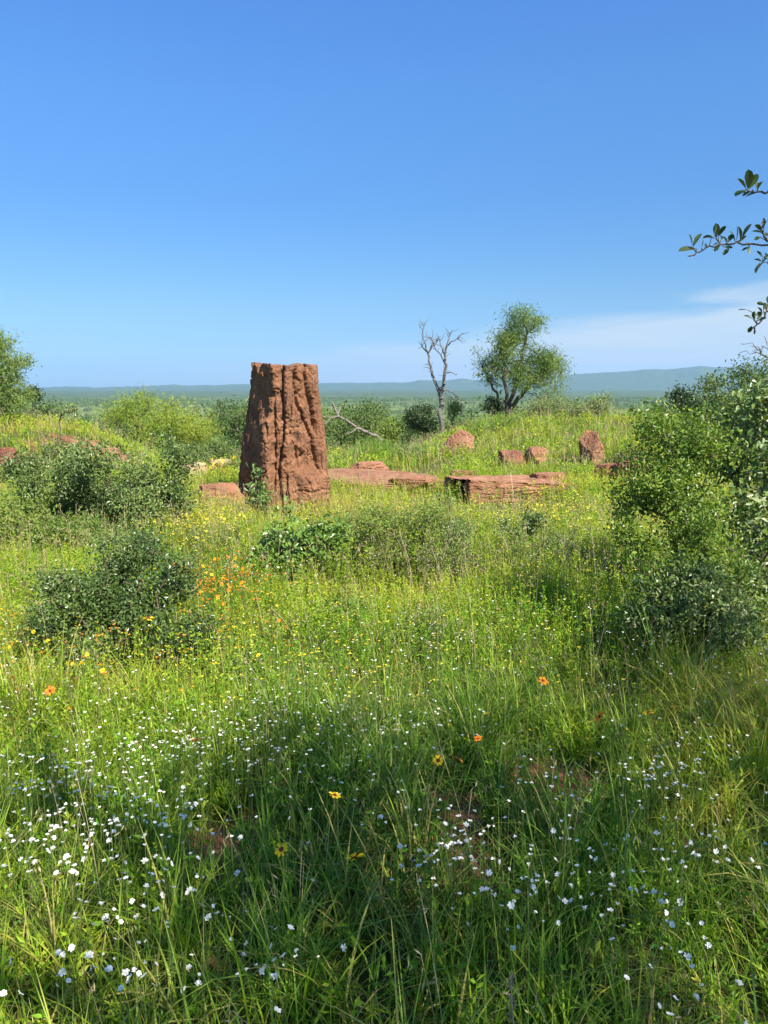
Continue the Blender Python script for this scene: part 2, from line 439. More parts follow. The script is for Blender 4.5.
def rock(name, px, D, size, rz, label, mat='rock2', seed=1, boxy=.75, rough=.12, lift=.0, tilt=(0, 0), cuts=5, cat='rock', group=None, taper=.1, z0=None, foot=True, quad=None):
    rng = np.random.default_rng(seed)
    CV, CF = GRID[56 if max(size) > .55 else 22]
    v = CV.copy()
    sph = nrm(v); v = v * boxy + sph * 1.15 * (1 - boxy)
    v[:, :2] *= (1 - taper * (v[:, 2:3] + 1) * .5)
    for _ in range(cuts):                                       # broken faces
        d = rng.normal(0, 1, 3); d[2] = d[2] * .6 + .15; d /= np.linalg.norm(d)
        h = rng.uniform(.72, .98)
        e = v @ d - h
        v = v - np.where(e > 0, e, 0)[:, None] * d[None] * .92
    o = rng.uniform(0, 50, 3)
    nn = nrm(v)
    n1 = fbm(v[:, 0] * 1.6 + o[0], v[:, 1] * 1.6 + o[1], v[:, 2] * 1.6 + o[2], o=3, s=seed) - .5
    n2 = fbm(v[:, 0] * 6 + o[0], v[:, 1] * 6 + o[1], v[:, 2] * 9 + o[2], o=4, s=seed + 5, g=.6) - .5
    c3 = fbm(v[:, 0] * 1.9 + o[1], v[:, 1] * 1.9 + o[2], v[:, 2] * 2.6 + o[0], o=3, s=seed + 9)
    ck = np.exp(-(np.abs(c3 - .5) / .022) ** 1.4)
    st = vnoise(v[:, 0] * .8 + o[0], v[:, 1] * .8, v[:, 2] * 9 + o[2], s=seed + 11) - .5       # bedding
    n4 = fbm(v[:, 0] * 15 + o[2], v[:, 1] * 15 + o[1], v[:, 2] * 20 + o[0], o=3, s=seed + 15, g=.65) - .5
    v = v + nn * (n1 * rough * 2.0 + n2 * rough * 1.1 - ck * rough * .55 + st * rough * .4 + n4 * rough * .6)[:, None]
    v[:, 2] += rough * .35 * (vnoise(v[:, 2] * 7, v[:, 2] * 0, s=seed) - .5)
    if quad is not None:                # corners near, right, back, left on plan; thickness = size[2]
        a, b = (v[:, 0:1] + 1) * .5, (v[:, 1:2] + 1) * .5; qn, qr, qb, ql = [np.array(q) - np.mean(quad, 0) for q in quad]
        xy = qn * (1 - a) * (1 - b) + qr * a * (1 - b) + qb * a * b + ql * (1 - a) * b
        v = np.concatenate([xy, (v[:, 2:3] + 1) * size[2] * .5 * (1 - .30 * a ** 1.2 - .10 * b + .22 * (fbm(a * 4 + o[0], b * 4, o=4, s=seed + 31) - .5)) - size[2] * .5], 1)
    else: v = v * np.array(size) * .5
    tx, ty = tilt
    cx, sx = math.cos(tx), math.sin(tx); cy, sy = math.cos(ty), math.sin(ty)
    v = v @ np.array([[1, 0, 0], [0, cx, sx], [0, -sx, cx]]) @ np.array([[cy, 0, -sy], [0, 1, 0], [sy, 0, cy]])
    c, s = math.cos(rz), math.sin(rz)
    v = v @ np.array([[c, s, 0], [-s, c, 0], [0, 0, 1]])
    x = (px - 384) / FPX * D / CT * 1.0; y = D
    x = at(px, 490, D)[0] if quad is None else float(np.mean(quad, 0)[0]); y = D if quad is None else float(np.mean(quad, 0)[1])
    z = float(ground(x, y)) if z0 is None else z0
    mb = MB(); mb.add(v + np.array([0, 0, size[2] * (.5 - .12) + lift]), CF, 0, None, False)
    ob = mb.build(name, M[mat]); ob.location = (x, y, z)
    for p in ob.data.polygons: pass
    tag(ob, label, cat, group)
    if foot: FOOT.append((x, y, size[0] * .5, size[1] * .5, rz))
    return ob

def build_pillar():
    D = 9.8
    pyl = [355, 363, 375, 384, 397, 412, 425, 436, 453, 471, 496, 512, 530]
    xl = [254, 254, 253.5, 252.5, 249.5, 249, 248, 245, 243.5, 242, 239.5, 237, 236]
    xc = [272, 272, 273.5, 274, 273, 271, 266, 263, 263, 264, 266, 268, 268]
    xr = [316, 316, 317, 317.5, 319, 321, 323, 324, 325.5, 327, 328.5, 329, 330]
    lev = np.array([at(a, p, D) for a, p in zip(xl, pyl)])
    Z = lev[:, 2]; XL = lev[:, 0]
    XC = np.array([at(a, p, D)[0] for a, p in zip(xc, pyl)]); XR = np.array([at(a, p, D)[0] for a, p in zip(xr, pyl)])
    ztop = at(254, 365.5, D)[2]; zbot = -.12
    nz, ns = 280, 520
    zz = np.linspace(zbot, ztop, nz)
    g = lambda arr: np.interp(zz, Z[::-1], arr[::-1])
    xl_, xc_, xr_ = g(XL), g(XC), g(XR)
    k = (zz - zbot) / (ztop - zbot)
    # plan corners, ccw seen from above: left-back, near corner, right, right-back, back
    dpt = .36 + .14 * (1 - k)
    q = lambda x, y: np.stack([x * y / D, y], -1)          # a corner keeps its place in the outline whatever its depth
    P = np.stack([
        q(xl_ - .02, D + .30 + 0 * k), q(xl_ + (xc_ - xl_) * .28, D - dpt * .15), q(xc_, D - dpt), q(xc_ * .55 + xr_ * .45, D - dpt * .92),
        q(xr_ - .02, D - dpt * .45), q(xr_, D + .20 + 0 * k), q(xr_ - .16, D + .42 + 0 * k), q(xl_ + .14, D + .46 + 0 * k)], 1)
    Q = np.concatenate([P, P[:, :1]], 1)
    seg = np.linalg.norm(np.diff(Q, axis=1), axis=2).mean(0); cum = np.concatenate([[0], np.cumsum(seg)]); 
    s = np.linspace(0, cum[-1], ns, endpoint=False)
    X = np.array([np.interp(s, cum, q) for q in Q[:, :, 0]]); Y = np.array([np.interp(s, cum, q) for q in Q[:, :, 1]])
    ker = np.exp(-(np.arange(-9, 10) / 2.6) ** 2); ker /= ker.sum()
    sm = lambda A: sum(w * np.roll(A, i - 9, 1) for i, w in enumerate(ker))
    X, Y = sm(X), sm(Y)
    ZZ = np.repeat(zz[:, None], ns, 1)
    tx = np.roll(X, -1, 1) - np.roll(X, 1, 1); ty = np.roll(Y, -1, 1) - np.roll(Y, 1, 1)
    ln = np.sqrt(tx ** 2 + ty ** 2); nx, ny = ty / ln, -tx / ln
    KK = np.repeat(k[:, None], ns, 1); front = sstep(-.2, .5, -ny)
    # image-plane position used only to say where on the face each groove runs
    PX = 384 + X / Y * FPX; PY = 386 + (EYE - ZZ) / Y * FPX * 1.0
    dis = np.zeros_like(X)
    def groove(pts, w, dep):
        pts = sorted(pts, key=lambda q: q[1])
        ys = [q[1] for q in pts]; xs = [q[0] for q in pts]
        xcv = np.interp(PY, ys, xs) + (fbm(PY * .16, PY * 0 + w, o=3, s=41) - .5) * 2.2 + (fbm(PY * .5, PY * 0 + w, o=2, s=42) - .5) * 1.4
        ds = dep * sstep(ys[0] - 5, ys[0] + 4, PY) * sstep(ys[-1] + 6, ys[-1] - 8, PY)
        e = (PX - xcv) / w
        return -.95 * ds * np.where(e < 0, np.exp(-np.abs(e) / 1.5), np.exp(-(np.abs(e) / .42) ** 1.5)) * sstep(0.05, .4, -ny)
    for pts, w, dep in [
        ([(285, 360), (284, 400), (285, 428), (281, 450), (279, 470), (281, 512)], 2.6, .105),
        ([(297, 360), (298, 385), (299, 402), (306, 420), (313, 438)], 2.2, .085),
        ([(306, 358), (309, 382), (313, 402), (317, 432)], 2.6, .10),
        ([(276, 395), (276, 430), (275, 470), (273, 512)], 2.2, .07),
        ([(268, 420), (267, 440), (265, 440)], 1.6, .05),
        ([(300, 425), (296, 445), (300, 468)], 2.6, .05),
        ([(312, 440), (318, 462), (322, 476)], 2.6, .06),
        ([(272, 372), (273, 392), (275, 410)], 1.8, .045),
        ([(287, 475), (286, 495), (290, 512)], 2.2, .06)]:
        dis = dis + groove(pts, w, dep)
    # finger-like ridge at the near corner, lower half
    rid = np.exp(-((PX - np.interp(PY, [418, 440, 470, 512], [267, 266, 268, 268])) / 4.5) ** 2) * sstep(416, 423, PY) * front
    dis = dis + .085 * rid
    # scooped hollow low on the right and bedding ledges under it
    hol = np.exp(-((PX - 309) / 11) ** 2 - ((PY - 462) / 12) ** 2) * front
    dis = dis - .10 * hol
    led = sstep(472, 476, PY) * sstep(296, 301, PX) * front
    pw = PY + (fbm(PX * .12, PY * .1, o=3, s=44) - .5) * 7
    dis = dis + led * .06
    for yy, ww, dd in ((479, .7, .05), (489, 1.2, .035), (499, .6, .04)):
        dis = dis - led * dd * np.exp(-((pw - yy) / ww) ** 2) * sstep(.35, .6, fbm(PX * .11 + yy, PY * .05, o=2, s=45))
    # fluting and crumb
    rg = 1 - np.abs(fbm(X * 7.5 + 3, Y * 7.5, ZZ * .8, o=4, s=61) - .5) * 4
    dis = dis + (rg - .5) * .014
    dis = dis + (fbm(X * 4, Y * 4, ZZ * 3.2, o=3, s=77) - .5) * .075 * (.35 + .65 * front)
    dis = dis + (fbm(X * 20, Y * 20, ZZ * 15, o=4, s=81, g=.7) - .5) * .05
    dis = dis - .020 * sstep(.57, .70, fbm(X * 9 + 5, Y * 9, ZZ * 8, o=3, s=95)) * front - .009 * sstep(.58, .70, fbm(X * 24 + 5, Y * 24, ZZ * 20, o=2, s=96))
    dis = dis * (1 - .3 * sstep(.93, 1.0, KK))
    # broken flakes: upright cells with sharp cracks between them
    SS = np.repeat(s[None], nz, 0); wu = SS * 5.0 + (fbm(X * 5, Y * 5, ZZ * 4, o=2, s=52) - .5) * 1.6; wv = ZZ * 1.5 + (fbm(X * 5, Y * 5, ZZ * 4, o=2, s=53) - .5) * 1.6
    iu, iv = np.floor(wu).astype(np.int64), np.floor(wv).astype(np.int64); f1 = np.full(wu.shape, 9.); f2 = np.full(wu.shape, 9.); cell = np.zeros(wu.shape)
    for du in (-1, 0, 1):
        for dv in (-1, 0, 1):
            cu, cv = iu + du, iv + dv; zc = cu * 0
            dd = np.hypot(cu + .15 + .7 * _h(cu, cv, zc, 7) - wu, cv + .15 + .7 * _h(cu, cv, zc, 8) - wv); cr = _h(cu, cv, zc, 9)
            near = dd < f1; f2 = np.where(near, f1, np.minimum(f2, dd)); cell = np.where(near, cr, cell); f1 = np.where(near, dd, f1)
    e = f2 - f1
    dis = dis + ((cell - .5) * .040 * sstep(0, .10, e) - .014 * np.exp(-e / .06)) * (.4 + .6 * front)
    X = X + nx * dis; Y = Y + ny * dis
    # uneven flat top
    ZT = ZZ + sstep(.93, 1.0, KK) * ((fbm(X * 5, Y * 5, o=3, s=90) - .5) * .10 + .05 * np.exp(-((PX - 254) / 3.) ** 2))
    V = np.stack([X, Y, ZT], -1)
    mb = MB()
    i = np.arange(nz - 1)[:, None] * ns; j = np.arange(ns)[None]; j2 = (j + 1) % ns
    mb.add(V, np.stack([i + j, i + j2, i + ns + j2, i + ns + j], -1).reshape(-1, 4), 0, None, True)
    # cap as shrinking rings
    c = V[-1].mean(0); rings = [V[-1]]
    for q in np.linspace(.1, 1, 10):
        w = V[-1] * (1 - q) + c * q; w[:, 2] = w[:, 2] * 1 + (fbm(w[:, 0] * 6, w[:, 1] * 6, o=3, s=33) - .5) * .05
        rings.append(w)
    CVs = np.concatenate(rings)
    i = np.arange(10)[:, None] * ns
    mb.add(CVs, np.stack([i + j, i + j2, i + ns + j2, i + ns + j], -1).reshape(-1, 4), 0, None, True)
    base = np.array([float((xl_[10] + xr_[10]) / 2), D, 0.0])
    o = mb.build('rock_pillar', M['rock'], loc=base)
    tag(o, 'tall rugged red earth pillar with flat top and deep vertical grooves', 'rock pillar')
    FOOT.append((base[0], D, .52, .42, 0))
build_pillar()

rock('boulder', 222, 9.7, (.62, .5, .44), .3, 'smooth pinkish boulder low in grass just left of the tall pillar', 'rock2', 3, .72, .08, cuts=7)
rock('small_rock', 193, 13.2, (.55, .35, .32), .2, 'small pale tan rock in front of dark bushes, left of the boulder', 'rock3', 4, .5, .1)
rock('small_rock', 222, 13.8, (.40, .35, .34), .7, 'small orange tan rock behind the pinkish boulder beside the pillar', 'rock3', 5, .55, .1)
rock('rock_slab', 378, 12.4, (2.0, 2.6, .36), .25, 'wide flat red rock slab lying behind and right of the pillar', 'rock2', 8, .75, .12, lift=-.06, cuts=6)
rock('rock', 369, 13.4, (.85, .6, .28), .4, 'pointed red rock lump sitting on the back of the flat slab', 'rock2', 9, .7, .14, lift=.10, taper=.55, cuts=8, foot=False)
rock('rock', 411, 11.4, (.70, .5, .22), -.3, 'low ridged red rock lying on the front of the flat slab', 'rock2', 10, .5, .14, lift=.10, foot=False)
rock('rock_block', 514, 11.2, (1.75, 1.3, .44), 0, 'large angular red sandstone block with shadowed left face right of the pillar', 'rock2', 14, .94, .07, lift=-.03, cuts=2, taper=.0, quad=[(1.14, 10.25), (2.74, 10.65), (2.35, 12.2), (.76, 11.25)])
CLEAR.append((1.15, 10.0, 1.1)); CLEAR.append((1.9, 10.1, .8)); CLEAR.append((.72, 10.6, .8))
rock('rock', 463, 12.3, (.40, .3, .10), .2, 'thin red flake lying on left back corner of the big block', 'rock2', 15, .7, .12, lift=.20, foot=False)
rock('rock', 547, 11.7, (.55, .45, .16), -.2, 'rough red flake lying on right end of the big block', 'rock2', 16, .7, .14, lift=.16, foot=False)
rock('rock', 458, 16.2, (.62, .5, .62), .5, 'upright pink red rock halfway up the grassy bank below the dead tree', 'rock2', 21, .75, .10, tilt=(0, .45), cuts=8, taper=.35, z0=None)
rock('rock', 511, 14.2, (.44, .4, .36), .35, 'dark red rock on the bank, left one of a close pair', 'rock4', 22, .85, .10, cuts=7)
rock('rock', 535, 14.3, (.40, .38, .40), .1, 'red rock with lit top on the bank, right one of a close pair', 'rock2', 23, .85, .10, cuts=7)
rock('rock', 590, 14.2, (.42, .45, .66), .6, 'layered red rock standing on the bank near the leafy right shrub', 'rock2', 24, .82, .12, tilt=(.2, .1), cuts=8)
rock('rock', 603, 12.2, (.30, .26, .42), .8, 'small squarish dark rock between the layered rock and right shrub', 'rock4', 25, .85, .06, cuts=2)
rock('rock', 624, 12.1, (.66, .5, .46), -.5, 'dark wedge shaped rock half hidden by the leafy right shrub', 'rock4', 26, .8, .08, cuts=5, tilt=(0, -.3))
rock('rock', 656, 12.4, (.60, .5, .32), .3, 'red rock seen through leaves behind the leafy right shrub', 'rock2', 27, .6, .1)
rng = np.random.default_rng(5)
for i in range(16):
    px = rng.uniform(-14, 44); D = rng.uniform(13.4, 15.2)
    s = rng.uniform(.12, .30)
    rock('rubble_rock', px, D, (s * 1.3, s, s * .85), rng.uniform(0, 3), 'broken maroon rock in the rubble heap at the foot of left bank', 'rock4', 40 + i, .55, .16, cuts=7, group='maroon rubble at the left bank', foot=False)
for i, (px, D, s, lb) in enumerate([(96, 18.3, .22, 'small red rock at upper left of the bare patch on left bank'), (112, 17.9, .30, 'largest red rock in the bare patch on left bank'), (126, 17.6, .20, 'small red rock at lower right of bare patch on left bank')]):
    rock('rock', px, D, (s * 1.6, s, s * .8), .4 * i, lb, 'rock2', 70 + i, .5, .16, cuts=6, foot=False)
rock('small_rock', 540, 2.72, (.13, .09, .07), .4, 'fist sized brown rock on the bare soil patch in foreground', 'rock4', 80, .5, .12, foot=False)

# ------------------------------------------------------------------ plants made of stems and leaves
def plant(name, label, cat, base, bases, blobs, n_t, n_leaf, L, W, leaf, bark='twig', seed=1, r_tip=.004, expo=.5, cap=.2,
          spread=.06, seg=.2, k=.35, jit=.15, sag=0., rich=False, droop=0.0, up=.3, shell=.5, group=None, S=5, parts=('crown', 'trunk'), clump=.5, keep=None, extra=None, bare_tips=0.0, chain=None):
    global R
    rng = np.random.default_rng(seed); R = rng
    T = in_blobs(blobs, n_t, rng, shell)
    gz = ground(T[:, 0], T[:, 1]); T[:, 2] = np.maximum(T[:, 2], gz + .03)
    Nn, par, tips = grow(bases, T, k, seg, jit, sag, rng)
    if chain is not None: par[:len(chain)] = chain
    rad = radii(Nn, par, r_tip, expo, cap)
    if chain is None and len(bases) > 1:
        Nn = np.concatenate([Nn, [np.asarray(base, float) - np.array([0, 0, .06])]]); par = np.concatenate([par, [-1]]); par[:len(bases)] = len(Nn) - 1
        rad = np.concatenate([rad, [max(rad[:len(bases)])]])
    o = empty(name, base, label, cat, group)
    mb = MB(); add_skeleton(mb, Nn - np.asarray(base), par, rad, S)
    mb.build(parts[1], M[bark], o)
    # leaves round the thin ends, in clumps of uneven size
    thin = np.where(rad < r_tip * 2.2)[0]
    if bare_tips: tips = tips[rng.random(len(tips)) > bare_tips]
    src = np.concatenate([np.repeat(tips, 3), thin]) if bare_tips == 0 else np.repeat(tips, 3)
    w = rng.random(len(src)) ** (1 + clump * 2) + .05; w /= w.sum()
    j = rng.choice(src, n_leaf, p=w)
    pj = np.where(par[j] >= 0, par[j], j); f = rng.random(n_leaf)[:, None]
    P = Nn[j] * f + Nn[pj] * (1 - f) + rng.normal(0, spread, (n_leaf, 3)) * np.array([1, 1, .8])
    d = nrm(rng.normal(0, 1, (n_leaf, 3))) + np.array([0, 0, up - droop])
    if keep is not None:
        m = keep(P); P, d = P[m], d[m]
    n = len(P)
    crown_r = fbm(P[:, 0] * 2.3 / max(1, spread * 12), P[:, 1] * 2.3 / max(1, spread * 12), P[:, 2] * 2.3 / max(1, spread * 12), o=2, s=seed)
    r = np.clip(.5 + (crown_r - .5) * 1.5 + rng.normal(0, .22, n), 0, 1)
    mb = MB()
    add_leaves(mb, P - np.asarray(base), d, L * rng.uniform(.6, 1.25, n), W * rng.uniform(.6, 1.25, n), rng.uniform(0, 2 * PI, n), r, 0, .25, rich)
    if extra: extra(mb, np.asarray(base))
    mb.build(parts[0], M[leaf], o)
    return o

def shrub(name, label, px, D, top, wpx, n_leaf, L, W, leaf, seed, n_t=90, spread=.05, rich=False, lobes=6, skew=0., cat='shrub', **kw):
    x = at(px, 500, D)[0]; g = float(ground(x, D)); H = at(px, top, D)[2] - g; w = wpx / FPX * D * .5
    CLEAR.append((x, D, w * .85)); rng = np.random.default_rng(seed)
    bl = [(x, D, g + H * .42, w * .60, w * .60, H * .38)]
    for i in range(lobes):          # stray shoots that break the outline
        a = rng.uniform(0, 2 * PI); q = rng.uniform(.2, 1.0)
        bl.append((x + math.cos(a) * w * q, D + math.sin(a) * w * q, g + H * (1.02 - .45 * q * q), w * .07, w * .07, H * .13, .9))
    for i in range(lobes):
        a = rng.uniform(0, 2 * PI); q = rng.uniform(.40, .88)
        zc = rng.uniform(.22, .82)
        bl.append((x + math.cos(a) * w * q + skew * w, D + math.sin(a) * w * q, g + H * zc, w * rng.uniform(.25, .42), w * rng.uniform(.25, .42), H * rng.uniform(.14, .24)))
    bs = [(x + rng.normal(0, .06), D + rng.normal(0, .06), g - .03) for _ in range(4)]
    return plant(name, label, cat, (x, D, g), bs, bl, n_t, n_leaf, L, W, leaf, seed=seed, spread=spread, rich=rich, parts=('foliage', 'stems'), r_tip=kw.pop('r_tip', .0028), **kw)

shrub('shrub', 'grey green shrub on the left behind the bigger rounded one', 60, 8.3, 440, 116, 8400, .042, .022, 'grey_leaf', 101, 110, .06)
shrub('shrub', 'broad rounded grey green shrub left of the pillar', 150, 7.9, 436, 122, 11500, .042, .023, 'grey_leaf', 102, 150, .06, lobes=9)
shrub('shrub', 'middle one of the three touching grey green shrubs left of the pillar', 106, 8.4, 454, 104, 7000, .042, .022, 'grey_leaf', 150, 110, .06)
shrub('shrub', 'small grey shrub at foot of the left bank above the grey shrubs', 62, 15.0, 435, 40, 1500, .06, .03, 'grey_leaf', 103, 60, .07)
shrub('shrub', 'fresh green shrub at the left photo edge below the grey shrubs', 14, 7.3, 490, 95, 5200, .045, .018, 'mesq_leaf', 104, 110, .07, lobes=7)
shrub('shrub', 'low light green shrub in front of the rounded grey shrub', 88, 7.1, 512, 100, 5200, .04, .018, 'mesq_leaf', 105, 110, .06, lobes=6)
shrub('shrub', 'dark green dense shrub standing alone in left flowery grass', 116, 4.35, 540, 158, 17000, .026, .015, 'bush_leaf', 106, 240, .05, lobes=14)
shrub('shrub', 'low dark shrub touching right side of the dense left shrub', 178, 4.3, 604, 84, 3600, .03, .014, 'bush_leaf', 107, 60, .05)
shrub('shrub', 'glossy bright leaved shrub in front of the pillar foot', 302, 6.2, 506, 104, 4200, .050, .027, 'gloss_leaf', 158, 110, .05, rich=True, lobes=10)
shrub('sapling', 'thin pale leaved sapling growing against the pillar left foot', 262, 8.6, 468, 26, 300, .07, .03, 'pale_leaf', 109, 30, .04, rich=True, lobes=3)
shrub('shrub', 'wispy pale green shrub in the middle between pillar and big block', 388, 6.6, 496, 130, 9000, .030, .011, 'mesq_leaf', 110, 170, .05, lobes=8)
shrub('shrub', 'tall wispy green shrub in front of the big block', 440, 6.5, 502, 96, 6200, .030, .011, 'grey_leaf', 111, 130, .05, lobes=8)
shrub('shrub', 'small round grey green shrub in grass below the big block', 511, 7.0, 508, 62, 3600, .030, .017, 'grey_leaf', 112, 80, .04)
shrub('shrub', 'soft green bush beside the small round shrub below the block', 556, 6.5, 538, 62, 3400, .05, .008, 'shrub_leaf', 113, 90, .05)
shrub('shrub', 'small dark leafy plant in sunlit grass left of photo centre', 238, 4.1, 640, 40, 1100, .035, .016, 'shrub_leaf', 114, 40, .035)
shrub('shrub', 'low broad leafed weed in grass right below the glossy shrub', 345, 5.2, 596, 60, 1400, .045, .018, 'shrub_leaf', 115, 50, .05)

# clumps of tall upright weeds in the middle of the meadow
def weed_clump(px, D, n, hgt, rad, seed, label, mat='sage_leaf'):
    global R
    rng = np.random.default_rng(seed); R = rng
    x = at(px, 500, D)[0]; g = float(ground(x, D)); q = rng.normal(0, .5, (n, 2)) * rad
    o = empty('tall_weed', (x, D, g), label, 'weed', 'clumps of tall weeds in mid meadow')
    ms, ml = MB(), MB()
    P = np.stack([q[:, 0], q[:, 1], np.full(n, -.02)], -1); H = hgt * rng.uniform(.5, 1.05, n) * (1 - .35 * np.hypot(q[:, 0], q[:, 1]) / rad / 1.4)
    az = np.arctan2(q[:, 1], q[:, 0]) + rng.normal(0, .5, n); ln = np.abs(rng.normal(.08, .12, n)); ax = np.stack([np.cos(az) * np.sin(ln), np.sin(az) * np.sin(ln), np.cos(ln)], -1)
    add_tubes(ms, P, P + ax * H[:, None], np.full(n, .0028), np.full(n, .0012), 4)
    nl = 42; t = rng.uniform(.12, 1, (n, nl)) ** .8; k = n * nl
    off = .05 * (1 - t * .75); a2 = rng.uniform(0, 6.3, (n, nl)); e = rng.uniform(.2, 1.1, (n, nl))
    d = np.stack([np.cos(a2) * np.cos(e), np.sin(a2) * np.cos(e), np.sin(e)], -1)
    Q = P[:, None] + ax[:, None] * (H[:, None] * t)[..., None] + d * (off * rng.random((n, nl)))[..., None]
    add_leaves(ml, Q.reshape(-1, 3), d.reshape(-1, 3), .030 * rng.uniform(.5, 1.2, k), .009 * rng.uniform(.6, 1.2, k), rng.uniform(0, 6, k), np.clip(t.reshape(-1) * .7 + rng.normal(.1, .2, k), 0, 1))
    ml.build('foliage', M[mat], o); ms.build('stems', M['twig'], o)
for i, (px, D, n, h, r, m, lb) in enumerate([(338, 6.0, 60, .52, .26, 'forb', 'tall pale tipped weed clump just right of the glossy shrub'), (372, 6.4, 80, .66, .30, 'sage_leaf', 'grey green weed clump in front of the wispy middle shrub'), (415, 6.2, 80, .66, .30, 'forb', 'yellow green weed clump between the two wispy shrubs'),
    (452, 6.0, 70, .60, .28, 'grey_leaf', 'dark green weed clump below the big block left end'), (486, 6.3, 60, .50, .26, 'forb', 'short yellow green weed clump left of the small round shrub'), (530, 6.3, 70, .46, .30, 'shrub_leaf', 'green weed clump just below the small round shrub'),
    (575, 6.4, 70, .44, .30, 'grey_leaf', 'grey green weed clump left of the tall right shrub'), (215, 6.9, 50, .42, .28, 'sage_leaf', 'pale dry weed clump between left shrubs and glossy shrub'), (300, 4.7, 40, .34, .22, 'forb', 'low weed clump in sunlit grass below the glossy shrub'), (425, 4.6, 40, .32, .22, 'grey_leaf', 'low grey weed clump in sunlit grass below the wispy shrubs')]):
    weed_clump(px, D, n, h, r, 260 + i, lb, m)

# right hand shrubs near the camera
def multi(name, label, blobs_px, base_px, Dm, n_t, n_leaf, L, W, leaf, seed, nb=4, cat='shrub', parts=('foliage', 'stems'), stems=None, **kw):
    """blobs_px: (px, py, D, radius px x, radius px y, depth m)"""
    bl = []
    for b in blobs_px:
        c = at(b[0], b[1], b[2]); s = b[2] / FPX
        bl.append((c[0], c[1], c[2], b[3] * s, b[5], b[4] * s, b[6] if len(b) > 6 else 1))
    x = at(base_px, 600, Dm)[0]; g = float(ground(x, Dm)); rng = np.random.default_rng(seed)
    bs = [(x + rng.normal(0, .07 * (nb > 1)), Dm + rng.normal(0, .07 * (nb > 1)), g - .04) for _ in range(nb)]
    ch = None
    if stems:
        bs, ch = [(x, Dm, g - .06)], [-1]
        for line in stems:
            pr = 0
            pts = np.array([at(a, b, Dm + c) for a, b, c in line]); t = np.linspace(0, len(pts) - 1, len(pts) * 3)
            pts = np.stack([np.interp(t, np.arange(len(pts)), pts[:, i]) for i in range(3)], -1) + rng.normal(0, .035, (len(t), 3))
            for q in pts: bs.append(q); ch.append(pr); pr = len(bs) - 1
    return plant(name, label, cat, (x, Dm, g), bs, bl, n_t, n_leaf, L, W, leaf, seed=seed, parts=parts, chain=ch, **kw)

multi('shrub', 'tall yellow green twiggy shrub at right in sunlit grass',
      [(668, 465, 4.6, 42, 56, .34), (640, 495, 4.5, 26, 34, .24), (700, 440, 4.7, 36, 40, .3), (648, 424, 4.6, 24, 20, .2), (690, 525, 4.4, 50, 50, .32), (652, 560, 4.3, 30, 38, .24), (720, 585, 4.4, 44, 50, .3), (628, 535, 4.4, 12, 26, .12), (660, 615, 4.2, 38, 26, .24), (700, 640, 4.1, 30, 20, .2)],
      690, 4.5, 230, 15000, .026, .0145, 'twiggy_leaf', 120, nb=6, spread=.045, r_tip=.0022, rich=True, k=.3)
multi('shrub', 'big leaved pale shrub at the right photo edge behind the branch',
      [(752, 425, 5.2, 30, 38, .4), (778, 470, 5.1, 38, 56, .45), (790, 400, 5.2, 36, 36, .4), (756, 520, 5.0, 34, 46, .4), (790, 580, 5.0, 46, 54, .5), (820, 500, 5.1, 46, 74, .5), (722, 455, 5.2, 18, 24, .25), (755, 610, 4.9, 30, 30, .3)],
      795, 5.1, 170, 8500, .052, .026, 'pale_leaf', 121, nb=5, spread=.06, r_tip=.003, rich=True, k=.3)
multi('shrub', 'added low dark shrub standing in for shade at the tall right shrub foot',
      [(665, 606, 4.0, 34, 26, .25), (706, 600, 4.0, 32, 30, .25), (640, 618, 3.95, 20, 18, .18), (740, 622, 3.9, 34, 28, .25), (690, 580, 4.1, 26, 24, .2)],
      690, 4.0, 150, 8500, .027, .015, 'bush_leaf', 124, nb=5, spread=.045, r_tip=.0022, rich=True)  # added plant: its dark leaves stand in for shade on the lower foliage
multi('tree', 'dark rounded bushy tree beyond the right shrubs', [(712, 400, 15, 30, 26, .7), (745, 385, 15.3, 42, 30, .8), (785, 390, 15.5, 46, 40, .9), (730, 430, 15, 50, 40, .9), (692, 405, 15, 18, 20, .5)],
      740, 15.2, 140, 9000, .075, .036, 'mid_leaf', 122, cat='tree', parts=('crown', 'trunk'), spread=.12, r_tip=.008, expo=.5)
multi('bush', 'nearly black dense bush at left edge of the rounded right tree', [(684, 398, 13.6, 12, 15, .3), (695, 410, 13.6, 14, 16, .3)], 692, 13.6, 40, 2200, .06, .03, 'dark_leaf', 123, spread=.07, r_tip=.005)

# ------------------------------------------------------------------ trees of the middle distance
multi('mesquite_tree', 'leafy open crowned tree with dark leaning stems on the right bank',
      [(502, 345, 23.5, 14, 16, .7), (519, 319, 23.5, 15, 11, .6), (535, 322, 23.6, 8, 7, .4), (493, 365, 23.3, 8, 13, .5), (513, 340, 23.4, 14, 14, .7), (545, 362, 23.4, 19, 15, .8), (559, 372, 23.6, 11, 13, .6), (528, 380, 23.2, 20, 15, .8), (505, 372, 24, 20, 16, .8), (545, 390, 23.3, 15, 12, .6), (478, 374, 23.4, 6, 3, .3, .5)],
      506, 23.6, 200, 16000, .13, .022, 'feather_leaf', 130, cat='tree', parts=('crown', 'trunk'), bark='bark', spread=.17, r_tip=.010, expo=.52, k=.5, seg=.4, jit=.16, droop=.5, up=.0, S=7, clump=.5, cap=.11,
      stems=[[(504, 412, 0), (498, 397, .1), (489, 380, .2), (483, 367, .3), (478, 356, .3), (474, 346, .4)], [(506, 412, 0), (507, 392, -.1), (504, 370, -.2), (500, 350, -.2)], [(508, 412, 0), (514, 392, .1), (520, 365, .1), (524, 342, .1), (530, 328, .1)], [(509, 412, 0), (520, 396, -.2), (534, 380, -.3), (549, 368, -.3)]])
